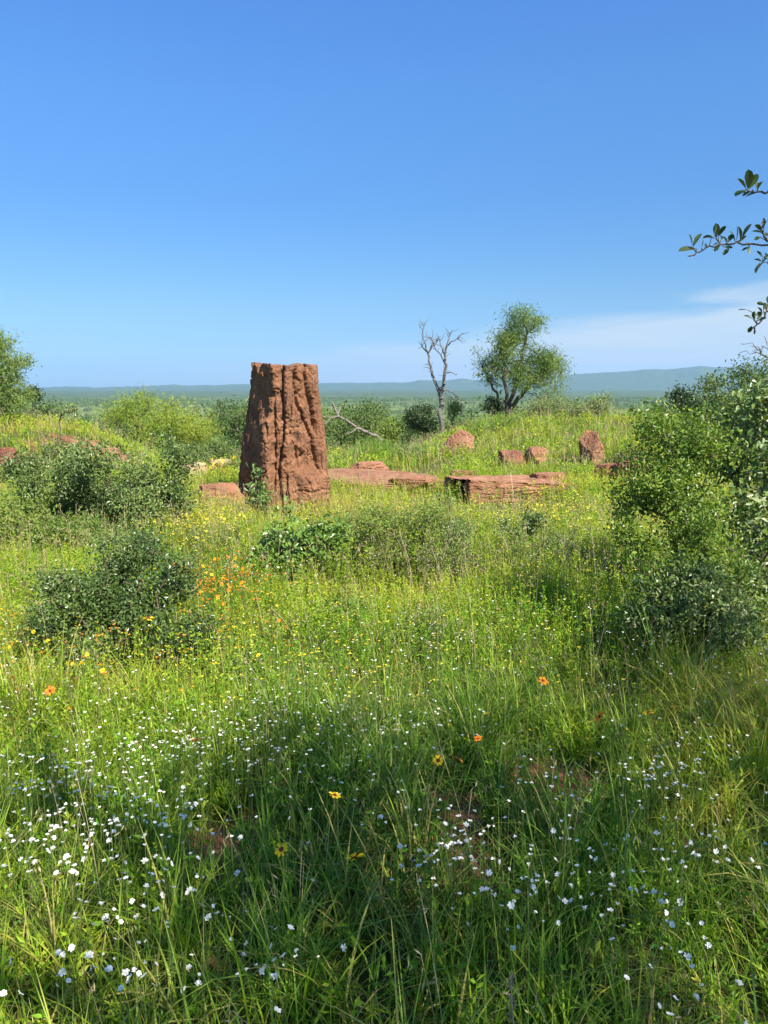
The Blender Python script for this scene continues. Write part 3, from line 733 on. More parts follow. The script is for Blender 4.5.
multi('mesquite_tree', 'light green tree at left photo edge rising above the left bank',
      [(-8, 345, 19, 20, 18, .8), (6, 360, 19, 18, 22, .8), (-2, 340, 19, 10, 12, .5), (-15, 380, 19, 28, 22, .9), (12, 386, 19, 14, 12, .6), (2, 402, 19, 26, 12, .8), (-25, 350, 19.5, 22, 30, .8), (21, 362, 19, 8, 9, .3), (24, 393, 19, 9, 6, .3), (26, 408, 18.6, 14, 7, .4)],
      -14, 19, 140, 15000, .10, .026, 'feather_leaf', 131, nb=3, cat='tree', parts=('crown', 'trunk'), bark='bark', spread=.12, r_tip=.008, expo=.53, k=.5, seg=.35, droop=.2, up=.1, S=6)
multi('bush', 'wide lime green bush behind the left bank',
      [(150, 408, 25, 34, 18, 1.1), (118, 412, 25.5, 20, 14, .9), (182, 420, 25, 26, 18, 1.0), (205, 435, 24.5, 18, 20, .9), (165, 435, 24.6, 40, 24, 1.1), (140, 398, 25, 14, 9, .6)],
      165, 25, 120, 10500, .14, .024, 'lime_leaf', 132, nb=5, spread=.19, r_tip=.01, k=.4, seg=.4, up=.5)
multi('tree', 'dark green tree just left of the pillar beyond the plateau', [(238, 425, 30, 22, 24, 1.0), (225, 440, 29.5, 16, 22, .9), (252, 430, 30.5, 20, 30, 1.0), (215, 455, 29, 18, 14, .9)],
      238, 30, 110, 6500, .12, .055, 'mid_leaf', 133, cat='tree', parts=('crown', 'trunk'), spread=.2, r_tip=.012, seg=.4)
multi('tree', 'wide green tree right of the pillar behind the fallen branch', [(345, 430, 28, 22, 20, .9), (368, 420, 28.5, 22, 16, .9), (330, 440, 28, 16, 22, .9), (360, 445, 27.5, 34, 18, 1.0), (382, 432, 28, 18, 18, .8)],
      355, 28, 120, 8000, .11, .05, 'mid_leaf', 134, cat='tree', parts=('crown', 'trunk'), spread=.19, r_tip=.012, seg=.4)
multi('bush', 'lighter green bush on right side of tree behind the fallen branch', [(392, 428, 25.5, 11, 13, .6), (384, 440, 25.3, 14, 14, .6)], 389, 25.4, 50, 2600, .10, .04, 'mesq_leaf', 135, spread=.13, r_tip=.008, seg=.3)
multi('juniper_bush', 'blackish green rounded bush left of the dead tree foot', [(420, 416, 25.5, 16, 11, .7), (428, 422, 25.2, 12, 11, .6), (410, 423, 25.4, 8, 9, .5)], 420, 25.5, 70, 5200, .085, .04, 'dark_leaf', 136, spread=.12, r_tip=.01, seg=.3)
multi('bush', 'small dark bush at the foot of the leafy open tree', [(492, 406, 23.9, 9, 9, .4)], 492, 23.9, 30, 1300, .08, .035, 'dark_leaf', 137, spread=.1, r_tip=.007)
multi('bush', 'small dark bush touching right side of the dead tree foot', [(453, 409, 24.6, 8, 9, .4)], 453, 24.6, 30, 900, .08, .03, 'mid_leaf', 138, spread=.1, r_tip=.007)
multi('bush', 'pale grey green bush right of the leafy open tree', [(553, 406, 22, 20, 11, .7), (536, 410, 22, 12, 8, .5)], 550, 22, 70, 3600, .075, .02, 'sage_leaf', 139, spread=.12, r_tip=.007)
multi('bush', 'grey green bush on the bank crest left of the right shrub', [(598, 404, 21, 16, 10, .6), (580, 412, 20.5, 12, 7, .5)], 594, 21, 60, 2800, .075, .025, 'sage_leaf', 140, spread=.11, r_tip=.007)
multi('bush', 'silvery spiky bush on the bank left of the pink rock', [(414, 456, 15.6, 14, 13, .4)], 414, 15.6, 60, 2400, .09, .012, 'sage_leaf', 141, spread=.08, r_tip=.005, up=.9)
multi('bush', 'pale spiky bush beside the left foot of the pillar', [(236, 470, 13.8, 12, 18, .35), (226, 478, 13.6, 8, 10, .3)], 234, 13.8, 60, 2400, .10, .012, 'mesq_leaf', 142, spread=.08, r_tip=.005, up=1.0)
multi('bush', 'fluffy green bush on the bank below the leafy open tree', [(505, 424, 19, 20, 9, .5), (480, 428, 18.6, 16, 7, .5)], 498, 19, 60, 2400, .10, .014, 'bunch', 143, spread=.1, r_tip=.005, up=1.0)
multi('bush', 'small dark bush on the crest of the left bank', [(34, 392, 34, 6, 8, .35)], 34, 34, 24, 900, .12, .06, 'dark_leaf', 144, spread=.14, r_tip=.012)
multi('sapling', 'thin bare stemmed sapling on the crest of the left bank', [(70, 410, 17, 9, 5, .25)], 70, 17, 14, 220, .07, .03, 'grey_leaf', 145, nb=1, spread=.05, r_tip=.006)
multi('bush', 'dark bush in the hollow between pillar and lime green bush', [(222, 452, 21, 20, 14, .6), (200, 458, 20, 14, 10, .5)], 212, 20.5, 60, 3200, .09, .035, 'mid_leaf', 146, spread=.12, r_tip=.008)
multi('bush', 'dark bush in the hollow right behind the pillar', [(338, 456, 20, 18, 9, .6), (326, 448, 21, 10, 14, .6)], 334, 20.5, 60, 2600, .09, .035, 'mid_leaf', 147, spread=.11, r_tip=.008)

# bunch grass behind the slab: each tussock a thing
def tussock(px, D, top, n, label, mat='bunch', seed=1, wid=.16):
    global R
    R = np.random.default_rng(seed)
    x = at(px, 480, D)[0]; g = float(ground(x, D)); H = at(px, top, D)[2] - g
    o_ = np.array([x, D, g])
    P = R.normal(0, wid, (n, 3)) * np.array([1, 1, 0])
    P[:, 2] = ground(P[:, 0] + x, P[:, 1] + D) - g - .01
    mb = MB()
    add_blades(mb, P, H * R.uniform(.55, 1.1, n), R.uniform(.010, .02, n), R.uniform(0, 2 * PI, n), np.abs(R.normal(0, .14, n)), np.abs(R.normal(0, .45, n)), 4, R.random(n))
    ob = mb.build('grass_tussock', M[mat]); ob.location = o_
    tag(ob, label, 'grass tussock', 'tall bunch grass')
tussock(371, 16.0, 436, 420, 'tallest bright tussock behind the flat slab', seed=201, wid=.2)
tussock(384, 16.2, 440, 380, 'bright tussock right of the tallest one behind the slab', seed=202, wid=.2)
tussock(356, 16.5, 444, 320, 'bright tussock left of the tallest one behind the slab', seed=203)
tussock(398, 15.8, 447, 320, 'bright tussock left of the silvery spiky bush', seed=204, wid=.11)
tussock(338, 16.0, 452, 300, 'dull tussock nearest the pillar behind the slab', seed=205, wid=.11)
tussock(430, 16.6, 441, 320, 'tussock at left end of the right bank', seed=206, wid=.11)

# ------------------------------------------------------------------ dead wood
def limbs(name, label, cat, lines, D, mat, base, seed, S=8, twigs=0):
    """lines: list of (points (px,py,depth offset), radius start, radius end)"""
    rng = np.random.default_rng(seed)
    o = empty(name, base, label, cat)
    for part, lns in lines:
        mb = MB()
        for pts, r0, r1 in lns:
            p = np.array([at(a, b, D + c) for a, b, c in pts])
            m = max(4, len(p) * 4); t = np.linspace(0, len(p) - 1, m)
            q = np.stack([np.interp(t, np.arange(len(p)), p[:, i]) for i in range(3)], -1)
            q[1:-1] += rng.normal(0, .18 * np.linalg.norm(p[-1] - p[0]) / m, (m - 2, 3))
            r = np.linspace(r0, r1, m)
            add_tubes(mb, q[:-1] - base, q[1:] - base, r[:-1], r[1:], S)
            if twigs and part == 'limb':
                for _ in range(twigs):
                    w = rng.integers(m // 3, m); d = q[w] - q[w - 1]; d = d / np.linalg.norm(d) + rng.normal(0, .8, 3); d /= np.linalg.norm(d)
                    a = q[w]
                    for z_ in range(3):
                        b = a + d * rng.uniform(.05, .14); add_tubes(mb, (a - base)[None], (b - base)[None], np.array([.011 - .003 * z_]), np.array([.008 - .003 * z_]), 4)
                        a = b; d = d + rng.normal(0, .35, 3); d /= np.linalg.norm(d)
        mb.build(part, M[mat], o)
    return o
DT = 24.0
bx = at(441, 420, DT); bz = float(ground(bx[0], DT)); bpx = 386 + (EYE - bz) / DT * FPX
limbs('dead_tree', 'bare grey dead tree with two forked limbs on the right bank', 'dead tree', [
    ('trunk', [([(442, bpx + 3, 0), (441.5, 412, 0), (441, 396, .05), (440, 388, 0)], 0.0750, 0.0578)]),
    ('limb', [([(441, 398, 0), (437, 388, .1), (433, 376, .2), (430, 364, .25), (428, 354, .3)], 0.0488, 0.0306),
              ([(428, 354, .3), (426, 347, .3), (423, 338, .35), (422.5, 330, .4), (420, 325, .4)], 0.0255, 0.0069),
              ([(428, 355, .3), (432, 346, .2), (436, 343, .2), (439, 337, .15)], 0.0225, 0.0069),
              ([(430, 350, .25), (433, 341, .3), (431, 337, .3)], 0.0225, 0.0069),
              ([(434, 344, .2), (430, 338, .1), (428, 338, .1)], 0.0165, 0.0069),
              ([(427, 352, .3), (423, 348, .4), (421.5, 344, .4)], 0.0225, 0.0069),
              ([(422.5, 333, .4), (424.5, 324, .5)], 0.0149, 0.0069)]),
    ('limb', [([(441, 396, 0), (444, 382, -.1), (446, 366, -.15), (445, 354, -.2), (447, 344, -.2)], 0.0541, 0.0273),
              ([(447, 346, -.2), (451, 342, -.3), (456, 340, -.35), (462, 334, -.4)], 0.0225, 0.0069),
              ([(447, 346, -.2), (449, 338, -.1), (450, 333, -.1)], 0.0263, 0.0069),
              ([(444, 362, -.1), (440, 354, -.3), (436, 350, -.3), (433, 344, -.35)], 0.0225, 0.0069),
              ([(445, 356, -.15), (441, 346, 0), (440, 340, 0)], 0.0263, 0.0069)]),
    ('branch', [([(446, 373, -.1), (451, 372, -.4), (456, 375, -.5), (457, 374, -.5)], 0.0165, 0.0069),
                ([(443, 390, 0), (449, 390, .4), (455, 395, .6), (460, 401, .7)], 0.0209, 0.0069),
                ([(445, 393, 0), (452, 398, -.3), (462, 404, -.4), (463, 416, -.4)], 0.0165, 0.0069),
                ([(456, 397, -.3), (460, 401, -.5), (467, 401, -.6)], 0.0091, 0.0069)])],
    DT, 'dead', bx * np.array([1, 1, 0]) + np.array([0, 0, bz]), 301, twigs=5)
DF = 19.5
limbs('fallen_branch', 'pale bare fallen branch lying on bushes right of the pillar', 'branch', [
    ('stem', [([(382, 440, .6), (372, 434, .3), (357, 428, 0), (348, 421, -.1), (339, 416, -.1), (334, 406, 0), (333, 402, .1)], .045, .02)]),
    ('branch', [([(339, 416, -.1), (331, 418, -.3), (325, 424, -.4), (323, 428, -.4)], .024, .009),
                ([(331, 418, -.3), (326, 416, -.4), (321, 417, -.5)], .018, .007),
                ([(338, 414, -.1), (340, 407, .2), (341, 404, .2)], .02, .007),
                ([(357, 428, 0), (352, 432, -.3), (346, 434, -.4)], .02, .007)])],
    DF, 'pale_dead', np.array([*at(360, 440, DF)[:2], float(ground(*at(360, 440, DF)[:2]))]), 302)
# bare twiggy dead tree at the right edge
T = []
rng = np.random.default_rng(9)
bl = []
for b in [(752, 348, 17.5, 16, 9, .5), (770, 345, 17.5, 16, 10, .5)]:
    c = at(*b[:3]); bl.append((c[0], c[1], c[2], b[3] * b[2] / FPX, b[5], b[4] * b[2] / FPX))
xq = at(775, 450, 17.5)[0]; gq = float(ground(xq, 17.5))
Nn, par, tips = grow([(xq, 17.5, gq - .05), (xq - .1, 17.5, gq + 1.0)], in_blobs(bl, 46, rng, .5), .4, .2, .25, 0, rng)
rad = radii(Nn, par, .006, .55)
o = empty('dead_tree', (xq, 17.5, gq), 'leafless twiggy dead tree poking above the rounded right tree', 'dead tree')
mb = MB(); add_skeleton(mb, Nn - np.array([xq, 17.5, gq]), par, rad, 5); mb.build('trunk', M['dead'], o)

# ------------------------------------------------------------------ oak that overhangs the photographer; its twigs hang into the right of the view
def sprig(mb_t, mb_l, pts, r0, leaves, rng, base):
    p = np.array([at(*q) for q in pts]); m = len(p) * 5
    t = np.linspace(0, len(p) - 1, m)
    q = np.stack([np.interp(t, np.arange(len(p)), p[:, i]) for i in range(3)], -1)
    q[1:-1] += rng.normal(0, .0018, (m - 2, 3))
    r = np.linspace(r0, r0 * .35, m)
    add_tubes(mb_t, q[:-1] - base, q[1:] - base, r[:-1], r[1:], 6)
    for (px, py, D, ax, ay, L) in leaves:      # (start pixel, distance, direction on the picture plane, length px)
        c = at(px, py, D); e = at(px + ax, py + ay, D + rng.uniform(-.02, .02))
        d = (e - c)[None]; ln = np.linalg.norm(d)
        add_leaves(mb_l, c[None] - base, d, np.array([L * D / FPX]), np.array([L * D / FPX * rng.uniform(.40, .56)]), np.array([rng.uniform(-1.2, 1.2)]), rng.random(1), 0, .18, True)
        j = int(np.argmin(np.linalg.norm(q - c, axis=1)))
        if np.linalg.norm(q[j] - c) > .002: add_tubes(mb_t, (q[j] - base)[None], (c - base)[None], np.array([.0012]), np.array([.0008]), 5)

OB = np.array([3.5, -1.4, 0.0])
def build_oak():
    global R
    rng = np.random.default_rng(500); R = rng
    bl = [(2.4, -1.5, 4.3, 1.2, 1.0, .7), (1.0, -1.2, 4.5, 1.0, .8, .6), (3.6, -1.2, 4.2, 1.1, 1.0, .8), (2.2, -.6, 4.1, .9, .6, .5), (.2, -.9, 4.7, .8, .6, .5), (3.3, -.1, 4.0, .8, .6, .5),
          (1.2, -2.2, 4.6, 1.1, .8, .6), (4.4, -.6, 3.9, .8, .9, .7), (3.8, .6, 3.7, .6, .6, .45), (2.9, -2.5, 4.5, 1.1, .9, .7), (4.3, -2.0, 4.2, .9, .9, .7), (4.6, .9, 3.4, .6, .6, .45), (3.7, 1.5, 3.4, .6, .5, .4), (-.3, -1.9, 4.8, .7, .6, .5), (2.15, .1, 3.6, .45, .35, .3, 1.5), (.7, -.35, 4.3, .9, .5, .4), (-.7, -1.0, 4.7, .9, .7, .5), (3.3, 1.0, 3.6, .6, .5, .4), (.3, -1.9, 4.7, .9, .7, .5)]
    T = in_blobs(bl, 330, rng, .6)
    bs = [OB + np.array([0, 0, -.05]), OB + np.array([-.05, .05, .6]), OB + np.array([-.1, .12, 1.2]), OB + np.array([-.12, .1, 1.8])]
    Nn, par, tips = grow(bs, T, .42, .35, .14, 0, rng); par[1], par[2], par[3] = 0, 1, 2
    rad = radii(Nn, par, .011, .5, .17)
    o = empty('oak_tree', OB, 'oak whose dark leafy twigs hang into the right of the view', 'tree')
    mb = MB(); add_skeleton(mb, Nn - OB, par, rad, 8)
    mb.build('trunk', M['bark'], o)
    n = 19000
    src = np.concatenate([np.repeat(tips, 3), np.where(rad < .022)[0]])
    w = rng.random(len(src)) ** 1.6 + .08; w /= w.sum()
    j = rng.choice(src, n, p=w)
    P = Nn[j] + rng.normal(0, .17, (n, 3))
    mb = MB(); add_leaves(mb, P - OB, nrm(rng.normal(0, 1, (n, 3))), rng.uniform(.045, .085, n), rng.uniform(.025, .045, n), rng.uniform(0, 6.3, n), rng.random(n), 0, .2)
    mb.build('crown', M['oak_leaf'], o)
    # hanging branch with three twigs, from the crown down to the view's right edge
    mt, ml = MB(), MB()
    D = 1.75
    hub = at(905, 250, D + .15); tip = Nn[tips[int(np.argmin(np.linalg.norm(Nn[tips] - np.array([2.6, 1.0, 3.4]), axis=1)))]]
    way = np.array([tip, tip * .6 + hub * .4 + np.array([.12, .1, .1]), tip * .25 + hub * .75 + np.array([.1, .05, .02]), hub])
    t = np.linspace(0, 3, 16); q = np.stack([np.interp(t, np.arange(4), way[:, i]) for i in range(3)], -1)
    r = np.linspace(.013, .007, 16); add_tubes(mt, q[:-1] - OB, q[1:] - OB, r[:-1], r[1:], 7)
    def L(px, py, ax, ay, l, dd=0): return (px, py, D + dd, ax, ay, l)
    # middle twig
    sprig(mt, ml, [(905, 250, D + .15), (840, 244, D + .08), (790, 247, D + .02), (768, 246, D), (735, 243, D), (710, 247, D), (696, 253, D), (688, 256, D)], .0032, [
        L(697, 249, -14, 0, 17), L(692, 247, -1, -12, 13), L(693, 247, 6, -12, 14), L(701, 248, 3, -9, 8), L(705, 249, 2, -9, 8), L(712, 246, 7, -5, 9),
        L(716, 239, -10, -3, 12), L(716, 238, 1, -13, 14), L(718, 237, 6, -10, 12), L(712, 236, -8, 1, 9), L(714, 234, 2, -10, 9), L(721, 240, 1, -9, 8),
        L(726, 243, -3, -10, 10), L(727, 243, 6, -9, 10), L(729, 248, -8, 9, 11), L(724, 247, 4, 0, 9),
        L(735, 242, -4, -12, 12), L(736, 241, 3, -15, 14), L(740, 240, 0, -15, 14), L(742, 239, 7, -14, 15), L(738, 243, 7, -7, 9),
        L(748, 246, 2, 9, 9), L(750, 247, -6, 2, 8), L(746, 243, 6, 1, 9), L(720, 245, -6, 6, 8)], rng, OB)
    sprig(mt, ml, [(775, 246.5, D + .006), (765, 238, D - .02), (761, 228, D - .03), (764, 220, D - .03)], .0025, [
        L(762, 233, -10, -3, 11), L(761, 231, -6, -9, 11), L(762, 229, 3, -11, 11), L(764, 226, 4, -9, 10), L(763, 236, 7, -3, 9), L(760, 237, -7, 3, 8), L(766, 240, 5, -6, 8)], rng, OB)
    sprig(mt, ml, [(780, 246.6, D + .011), (768, 256, D + .01), (762, 263, D + .01), (757, 268, D + .01)], .0025, [
        L(762, 262, -8, -4, 9), L(760, 263, -5, 9, 10), L(758, 266, -3, 6, 9), L(765, 258, 4, -8, 9), L(768, 258, 3, 7, 9), L(763, 258, -5, -7, 9), L(766, 262, 5, 3, 9)], rng, OB)
    # upper twig
    sprig(mt, ml, [(905, 250, D + .15), (870, 222, D + .12), (820, 200, D + .06), (785, 195, D), (768, 193, D), (755, 191, D), (748, 190, D), (740, 192, D)], .0035, [
        L(746, 190, -13, 5, 15), L(746, 189, -6, -10, 13), L(748, 189, 1, -14, 17), L(749, 189, 6, -11, 14), L(757, 190, 1, -9, 11), L(758, 189, 3, -7, 9), L(760, 192, -13, 3, 13), L(752, 191, -7, 3, 9), L(766, 193, 6, -6, 10)], rng, OB)
    # lower twig
    sprig(mt, ml, [(905, 250, D + .15), (885, 266, D + .12), (840, 280, D + .07), (795, 295, D), (768, 311, D), (761, 320, D), (754, 327, D), (752, 329, D)], .0035, [
        L(748, 310, -9, -1, 9), L(753, 319, -8, -4, 9), L(755, 320, -2, -9, 10), L(757, 320, 4, -10, 11), L(757, 321, 7, -3, 10), L(762, 313, -4, -7, 9), L(763, 311, 4, -9, 10), L(766, 305, -7, -2, 9),
        L(768, 304, 0, -9, 9), L(770, 310, 6, 4, 9), L(754, 327, 1, 9, 8), L(752, 326, -4, 7, 8)], rng, OB)
    # more leaves along the same branch outside the view
    for (px, py) in [(800, 240), (815, 246), (835, 240), (860, 246), (880, 250), (800, 300), (825, 285), (850, 278), (800, 198), (830, 204), (905, 250), (920, 240), (890, 262)]:
        for _ in range(7):
            a = rng.uniform(0, 6.3); c = at(px + rng.normal(0, 5), py + rng.normal(0, 4), D + .1 + rng.normal(0, .03))
            add_leaves(ml, c[None] - OB, nrm(rng.normal(0, 1, (1, 3))), np.array([.03]), np.array([.015]), np.array([a]), rng.random(1), 0, .18, True)
    br = mt.build('hanging_branch', M['bark'], o)
    ml.build('leaves', M['oak_leaf'], br)
build_oak()

# ------------------------------------------------------------------ grass and weeds
def in_foot(x, y):
    m = np.zeros(len(x), bool)
    for (cx, cy, rx, ry, a) in FOOT:
        dx, dy = x - cx, y - cy; c, s = math.cos(a), math.sin(a)
        u, v = dx * c + dy * s, -dx * s + dy * c
        m |= (np.abs(u / rx) ** 2.5 + np.abs(v / ry) ** 2.5) < .85
    return m

def field(n, y0, y1, rng, clump=0, sig=.05, side=1.6):
    """random points in the strip of ground that the view and a step aside can see"""
    out = []
    need = n if not clump else n // clump + 1
    while sum(len(a) for a in out) < need:
        k = need * 2
        y = np.sqrt(rng.uniform(y0 * y0, y1 * y1, k)); w = .58 * y + side; wm = .58 * y1 + side
        x = rng.uniform(-wm, wm, k); ok = np.abs(x) < w
        out.append(np.stack([x, y], -1)[ok])
    p = np.concatenate(out)[:need]
    if clump:
        p = np.repeat(p, clump, 0) + rng.normal(0, 1, (need * clump, 2)) * sig * np.repeat(rng.uniform(.5, 1.6, need), clump)[:, None]
    p = p[:n]
    b = bare(p[:, 0], p[:, 1])
    for (cx, cy, cr) in CLEAR: b = np.maximum(b, .85 * sstep(1.1, .5, np.hypot(p[:, 0] - cx, p[:, 1] - cy) / cr))
    ok = (rng.random(len(p)) > b * .97) & ~in_foot(p[:, 0], p[:, 1])
    return p[ok]

def yellowness(x, y):
    d = np.sqrt(x * x + y * y)
    base = .32 + .40 * sstep(2.2, 5.0, d)
    n = fbm(x * .7, y * .7, o=3, s=71) - .5
    return base + n * 1.05

def build_grass():
    global R
    rng = np.random.default_rng(900); R = rng
    mb = MB()
    def put(p, hmin, hmax, w0, w1, segs, lean=.22, curl=.75):
        n = len(p); z = ground(p[:, 0], p[:, 1]) - .01
        hv = (.45 + 1.1 * fbm(p[:, 0] * 1.3, p[:, 1] * 1.3, o=3, s=15)) * (.6 + .8 * vnoise(p[:, 0] * 5, p[:, 1] * 5, s=16))
        L = rng.uniform(hmin, hmax, n) * hv
        r = np.clip(yellowness(p[:, 0], p[:, 1]) + rng.normal(0, .23, n), 0, 1)
        dry = rng.random(n) < .03 + .30 * sstep(.56, .74, fbm(p[:, 0] * 1.7 + 9, p[:, 1] * 1.7, o=3, s=73)); r[dry] = 1.0
        add_blades(mb, np.stack([p[:, 0], p[:, 1], z], -1), L, rng.uniform(w0, w1, n), rng.uniform(0, 2 * PI, n), np.abs(rng.normal(0, lean, n)), rng.gamma(2., curl / 2, n), segs, r)
    put(field(34000, .5, 3.6, rng, 22, .03), .16, .38, .003, .0080, 6, .4, 1.4)
    put(field(22000, .5, 3.6, rng), .10, .30, .0025, .006, 5, .5, 1.2)
    put(field(46000, 3.4, 7, rng, 24, .04), .10, .29, .003, .0065, 4, .35, 1.0)
    put(field(27000, 3.4, 7, rng), .08, .24, .003, .006, 3, .5, .9)
    put(field(110000, 6.8, 13, rng, 30, .08), .14, .32, .004, .008, 3)
    put(field(120000, 12.5, 27, rng, 26, .12, 2.5), .14, .30, .007, .014, 2)
    put(field(26000, 26, 60, rng, 20, .3, 3), .2, .4, .02, .04, 2)
    o = mb.build('meadow_grass', M['grass'])
    tag(o, 'dense green and yellow green meadow grass covering the plateau', 'grass', kind='stuff')
    # dry stems and seed heads
    mb = MB()
    for (n, a, b, w) in [(600, .8, 4, .0018), (4200, 4, 9, .0028), (5200, 9, 22, .006)]:
        p = field(n, a, b, rng, 5, .10); m = len(p)
        P = np.stack([p[:, 0], p[:, 1], ground(p[:, 0], p[:, 1])], -1)
        tip = add_blades(mb, P, rng.uniform(.28, .55, m), np.full(m, w), rng.uniform(0, 2 * PI, m), np.abs(rng.normal(0, .25, m)), rng.gamma(2, .2, m), 4, rng.random(m), 0, .7)
        k = 5; T = np.repeat(tip, k, 0) + rng.normal(0, .012, (m * k, 3)) - np.array([0, 0, .02])
        add_leaves(mb, T, rng.normal(0, .5, (m * k, 3)) + np.array([0, 0, .8]), rng.uniform(.012, .03, m * k), np.full(m * k, w * 2.2), rng.uniform(0, 6, m * k), rng.random(m * k))
    o = mb.build('dry_grass', M['dry']); tag(o, 'pale dry grass stems and seed heads among the green', 'grass', kind='stuff')
    # small leaved weeds
    mb = MB()
    for (n, a, b, h0, h1, nl, LL, WW) in [(4200, .8, 3.6, .08, .26, 13, .030, .010), (19000, 3.4, 7.5, .08, .36, 18, .023, .0075), (15000, 7.3, 13, .12, .34, 12, .038, .012), (8000, 12.5, 24, .16, .36, 8, .08, .025)]:
        p = field(n, a, b, rng, 7, .16); m = len(p)
        P = np.stack([p[:, 0], p[:, 1], ground(p[:, 0], p[:, 1]) - .01], -1)
        H = rng.uniform(h0, h1, m) * (.6 + .8 * fbm(p[:, 0] * .9, p[:, 1] * .9, o=2, s=25))
        az = rng.uniform(0, 2 * PI, m); ln = np.abs(rng.normal(0, .2, m))
        ax = np.stack([np.cos(az) * np.sin(ln), np.sin(az) * np.sin(ln), np.cos(ln)], -1)
        r0 = np.clip(yellowness(p[:, 0], p[:, 1]) + .05 + rng.normal(0, .2, m), 0, 1)
        add_blades(mb, P, H, np.full(m, WW * .28), az, ln, np.full(m, .05), 2, r0, 0, .6)
        t = rng.uniform(.15, 1.0, (m, nl)) ** .8
        Q = P[:, None, :] + ax[:, None, :] * (H[:, None] * t)[:, :, None]
        a2 = rng.uniform(0, 2 * PI, (m, nl)); e = rng.uniform(.1, 1.0, (m, nl))
        d = np.stack([np.cos(a2) * np.cos(e), np.sin(a2) * np.cos(e), np.sin(e)], -1)
        k = m * nl
        add_leaves(mb, Q.reshape(-1, 3), d.reshape(-1, 3), LL * rng.uniform(.6, 1.3, k), WW * rng.uniform(.7, 1.3, k), rng.uniform(0, 6, k), np.clip(np.repeat(r0, nl) + rng.normal(0, .1, k), 0, 1))
    o = mb.build('meadow_weeds', M['forb']); tag(o, 'small leaved green weeds growing through the meadow grass', 'weeds', kind='stuff')
build_grass()

# ------------------------------------------------------------------ flowers
def flower_mesh(name, npet, Lp, Wp, cup, centre_r, seed, layers=1):
    global R
    rng = np.random.default_rng(seed); R = rng
    mb = MB()
    for l in range(layers):
        a = np.arange(npet) * 2 * PI / npet + rng.normal(0, .12, npet) + l * .4
        e = cup + rng.normal(0, .16, npet) + l * .5
        d = np.stack([np.cos(a) * np.cos(e), np.sin(a) * np.cos(e), np.sin(e)], -1)
        add_leaves(mb, d * centre_r * .5, d, Lp * rng.uniform(.85, 1.1, npet), Wp * rng.uniform(.85, 1.1, npet), rng.normal(0, .2, npet), rng.random(npet), 0, .12, True)
    th = np.linspace(0, PI / 2, 4); S = 8
    rings = [[(centre_r * math.cos(q) * math.cos(2 * PI * i / S), centre_r * math.cos(q) * math.sin(2 * PI * i / S), centre_r * .7 * math.sin(q)) for i in range(S)] for q in th]
    v = np.array(rings).reshape(-1, 3)
    f = [[k * S + i, k * S + (i + 1) % S, (k + 1) * S + (i + 1) % S, (k + 1) * S + i] for k in range(3) for i in range(S)]
    mc = MB(); mc.add(v, f, 0, None, True)
    return mb, mc

def proto(name, npet, Lp, Wp, cup, cr, seed, pm, cm, H, layers=1, sw=.0011):
    """stem mesh with children petals and flower_centre; returns (stem mesh, petal mesh, centre mesh)"""
    global R
    mb, mc = flower_mesh(name, npet, Lp, Wp, cup, cr, seed, layers)
    po = mb.build('petals', M[pm]); co = mc.build('flower_centre', M[cm])
    R = np.random.default_rng(seed)
    st = MB(); n = 5
    q = np.stack([np.array([.02 * math.sin(i * .7), .015 * math.sin(i * 1.1 + seed), -H * (1 - i / n)]) for i in range(n + 1)])
    q -= q[-1]
    add_tubes(st, q[:-1], q[1:], np.full(n, sw), np.full(n, sw * .8), 4)
    so = st.build('flower', M['stem'])
    out = (so.data, po.data, co.data)
    for o in (so, po, co): bpy.data.objects.remove(o)
    return out

def place(pr, name, loc, sc, label, cat, group, rng, tilt=.5, parts=True, face=None):
    s, p, c = pr
    o = bpy.data.objects.new(name, s); COL.objects.link(o); o.location = loc; o.rotation_euler = (rng.normal(0, .1), rng.normal(0, .1), rng.uniform(0, 6.28))
    o.scale = (sc, sc, sc)
    q = bpy.data.objects.new('petals', p); COL.objects.link(q); q.parent = o
    q.rotation_euler = (rng.normal(0, tilt), rng.normal(0, tilt), rng.uniform(0, 6.28))
    if parts:
        e = bpy.data.objects.new('flower_centre', c); COL.objects.link(e); e.parent = o; e.rotation_euler = q.rotation_euler
    tag(o, label, cat, group)
    return o

WH = [proto('white', 6, .0105, .0075, .35, .0022, 600 + i, 'white', 'lemon', .36, 2 if i == 2 else 1) for i in range(3)]
WB = proto('bud', 5, .0075, .0065, .95, .0016, 609, 'white', 'lemon', .36)
OR = [proto('orange', 9, .017, .010, .05, .0075, 620 + i, 'yellow', 'maroon', .42) for i in range(2)]
OD = [proto('daisy', 8, .016, .010, .1, .006, 630 + i, 'orange', 'maroon', .40) for i in range(2)]
LE = [proto('lemon', 8, .014, .008, .25, .005, 640 + i, 'lemon', 'yellow', .40) for i in range(2)]

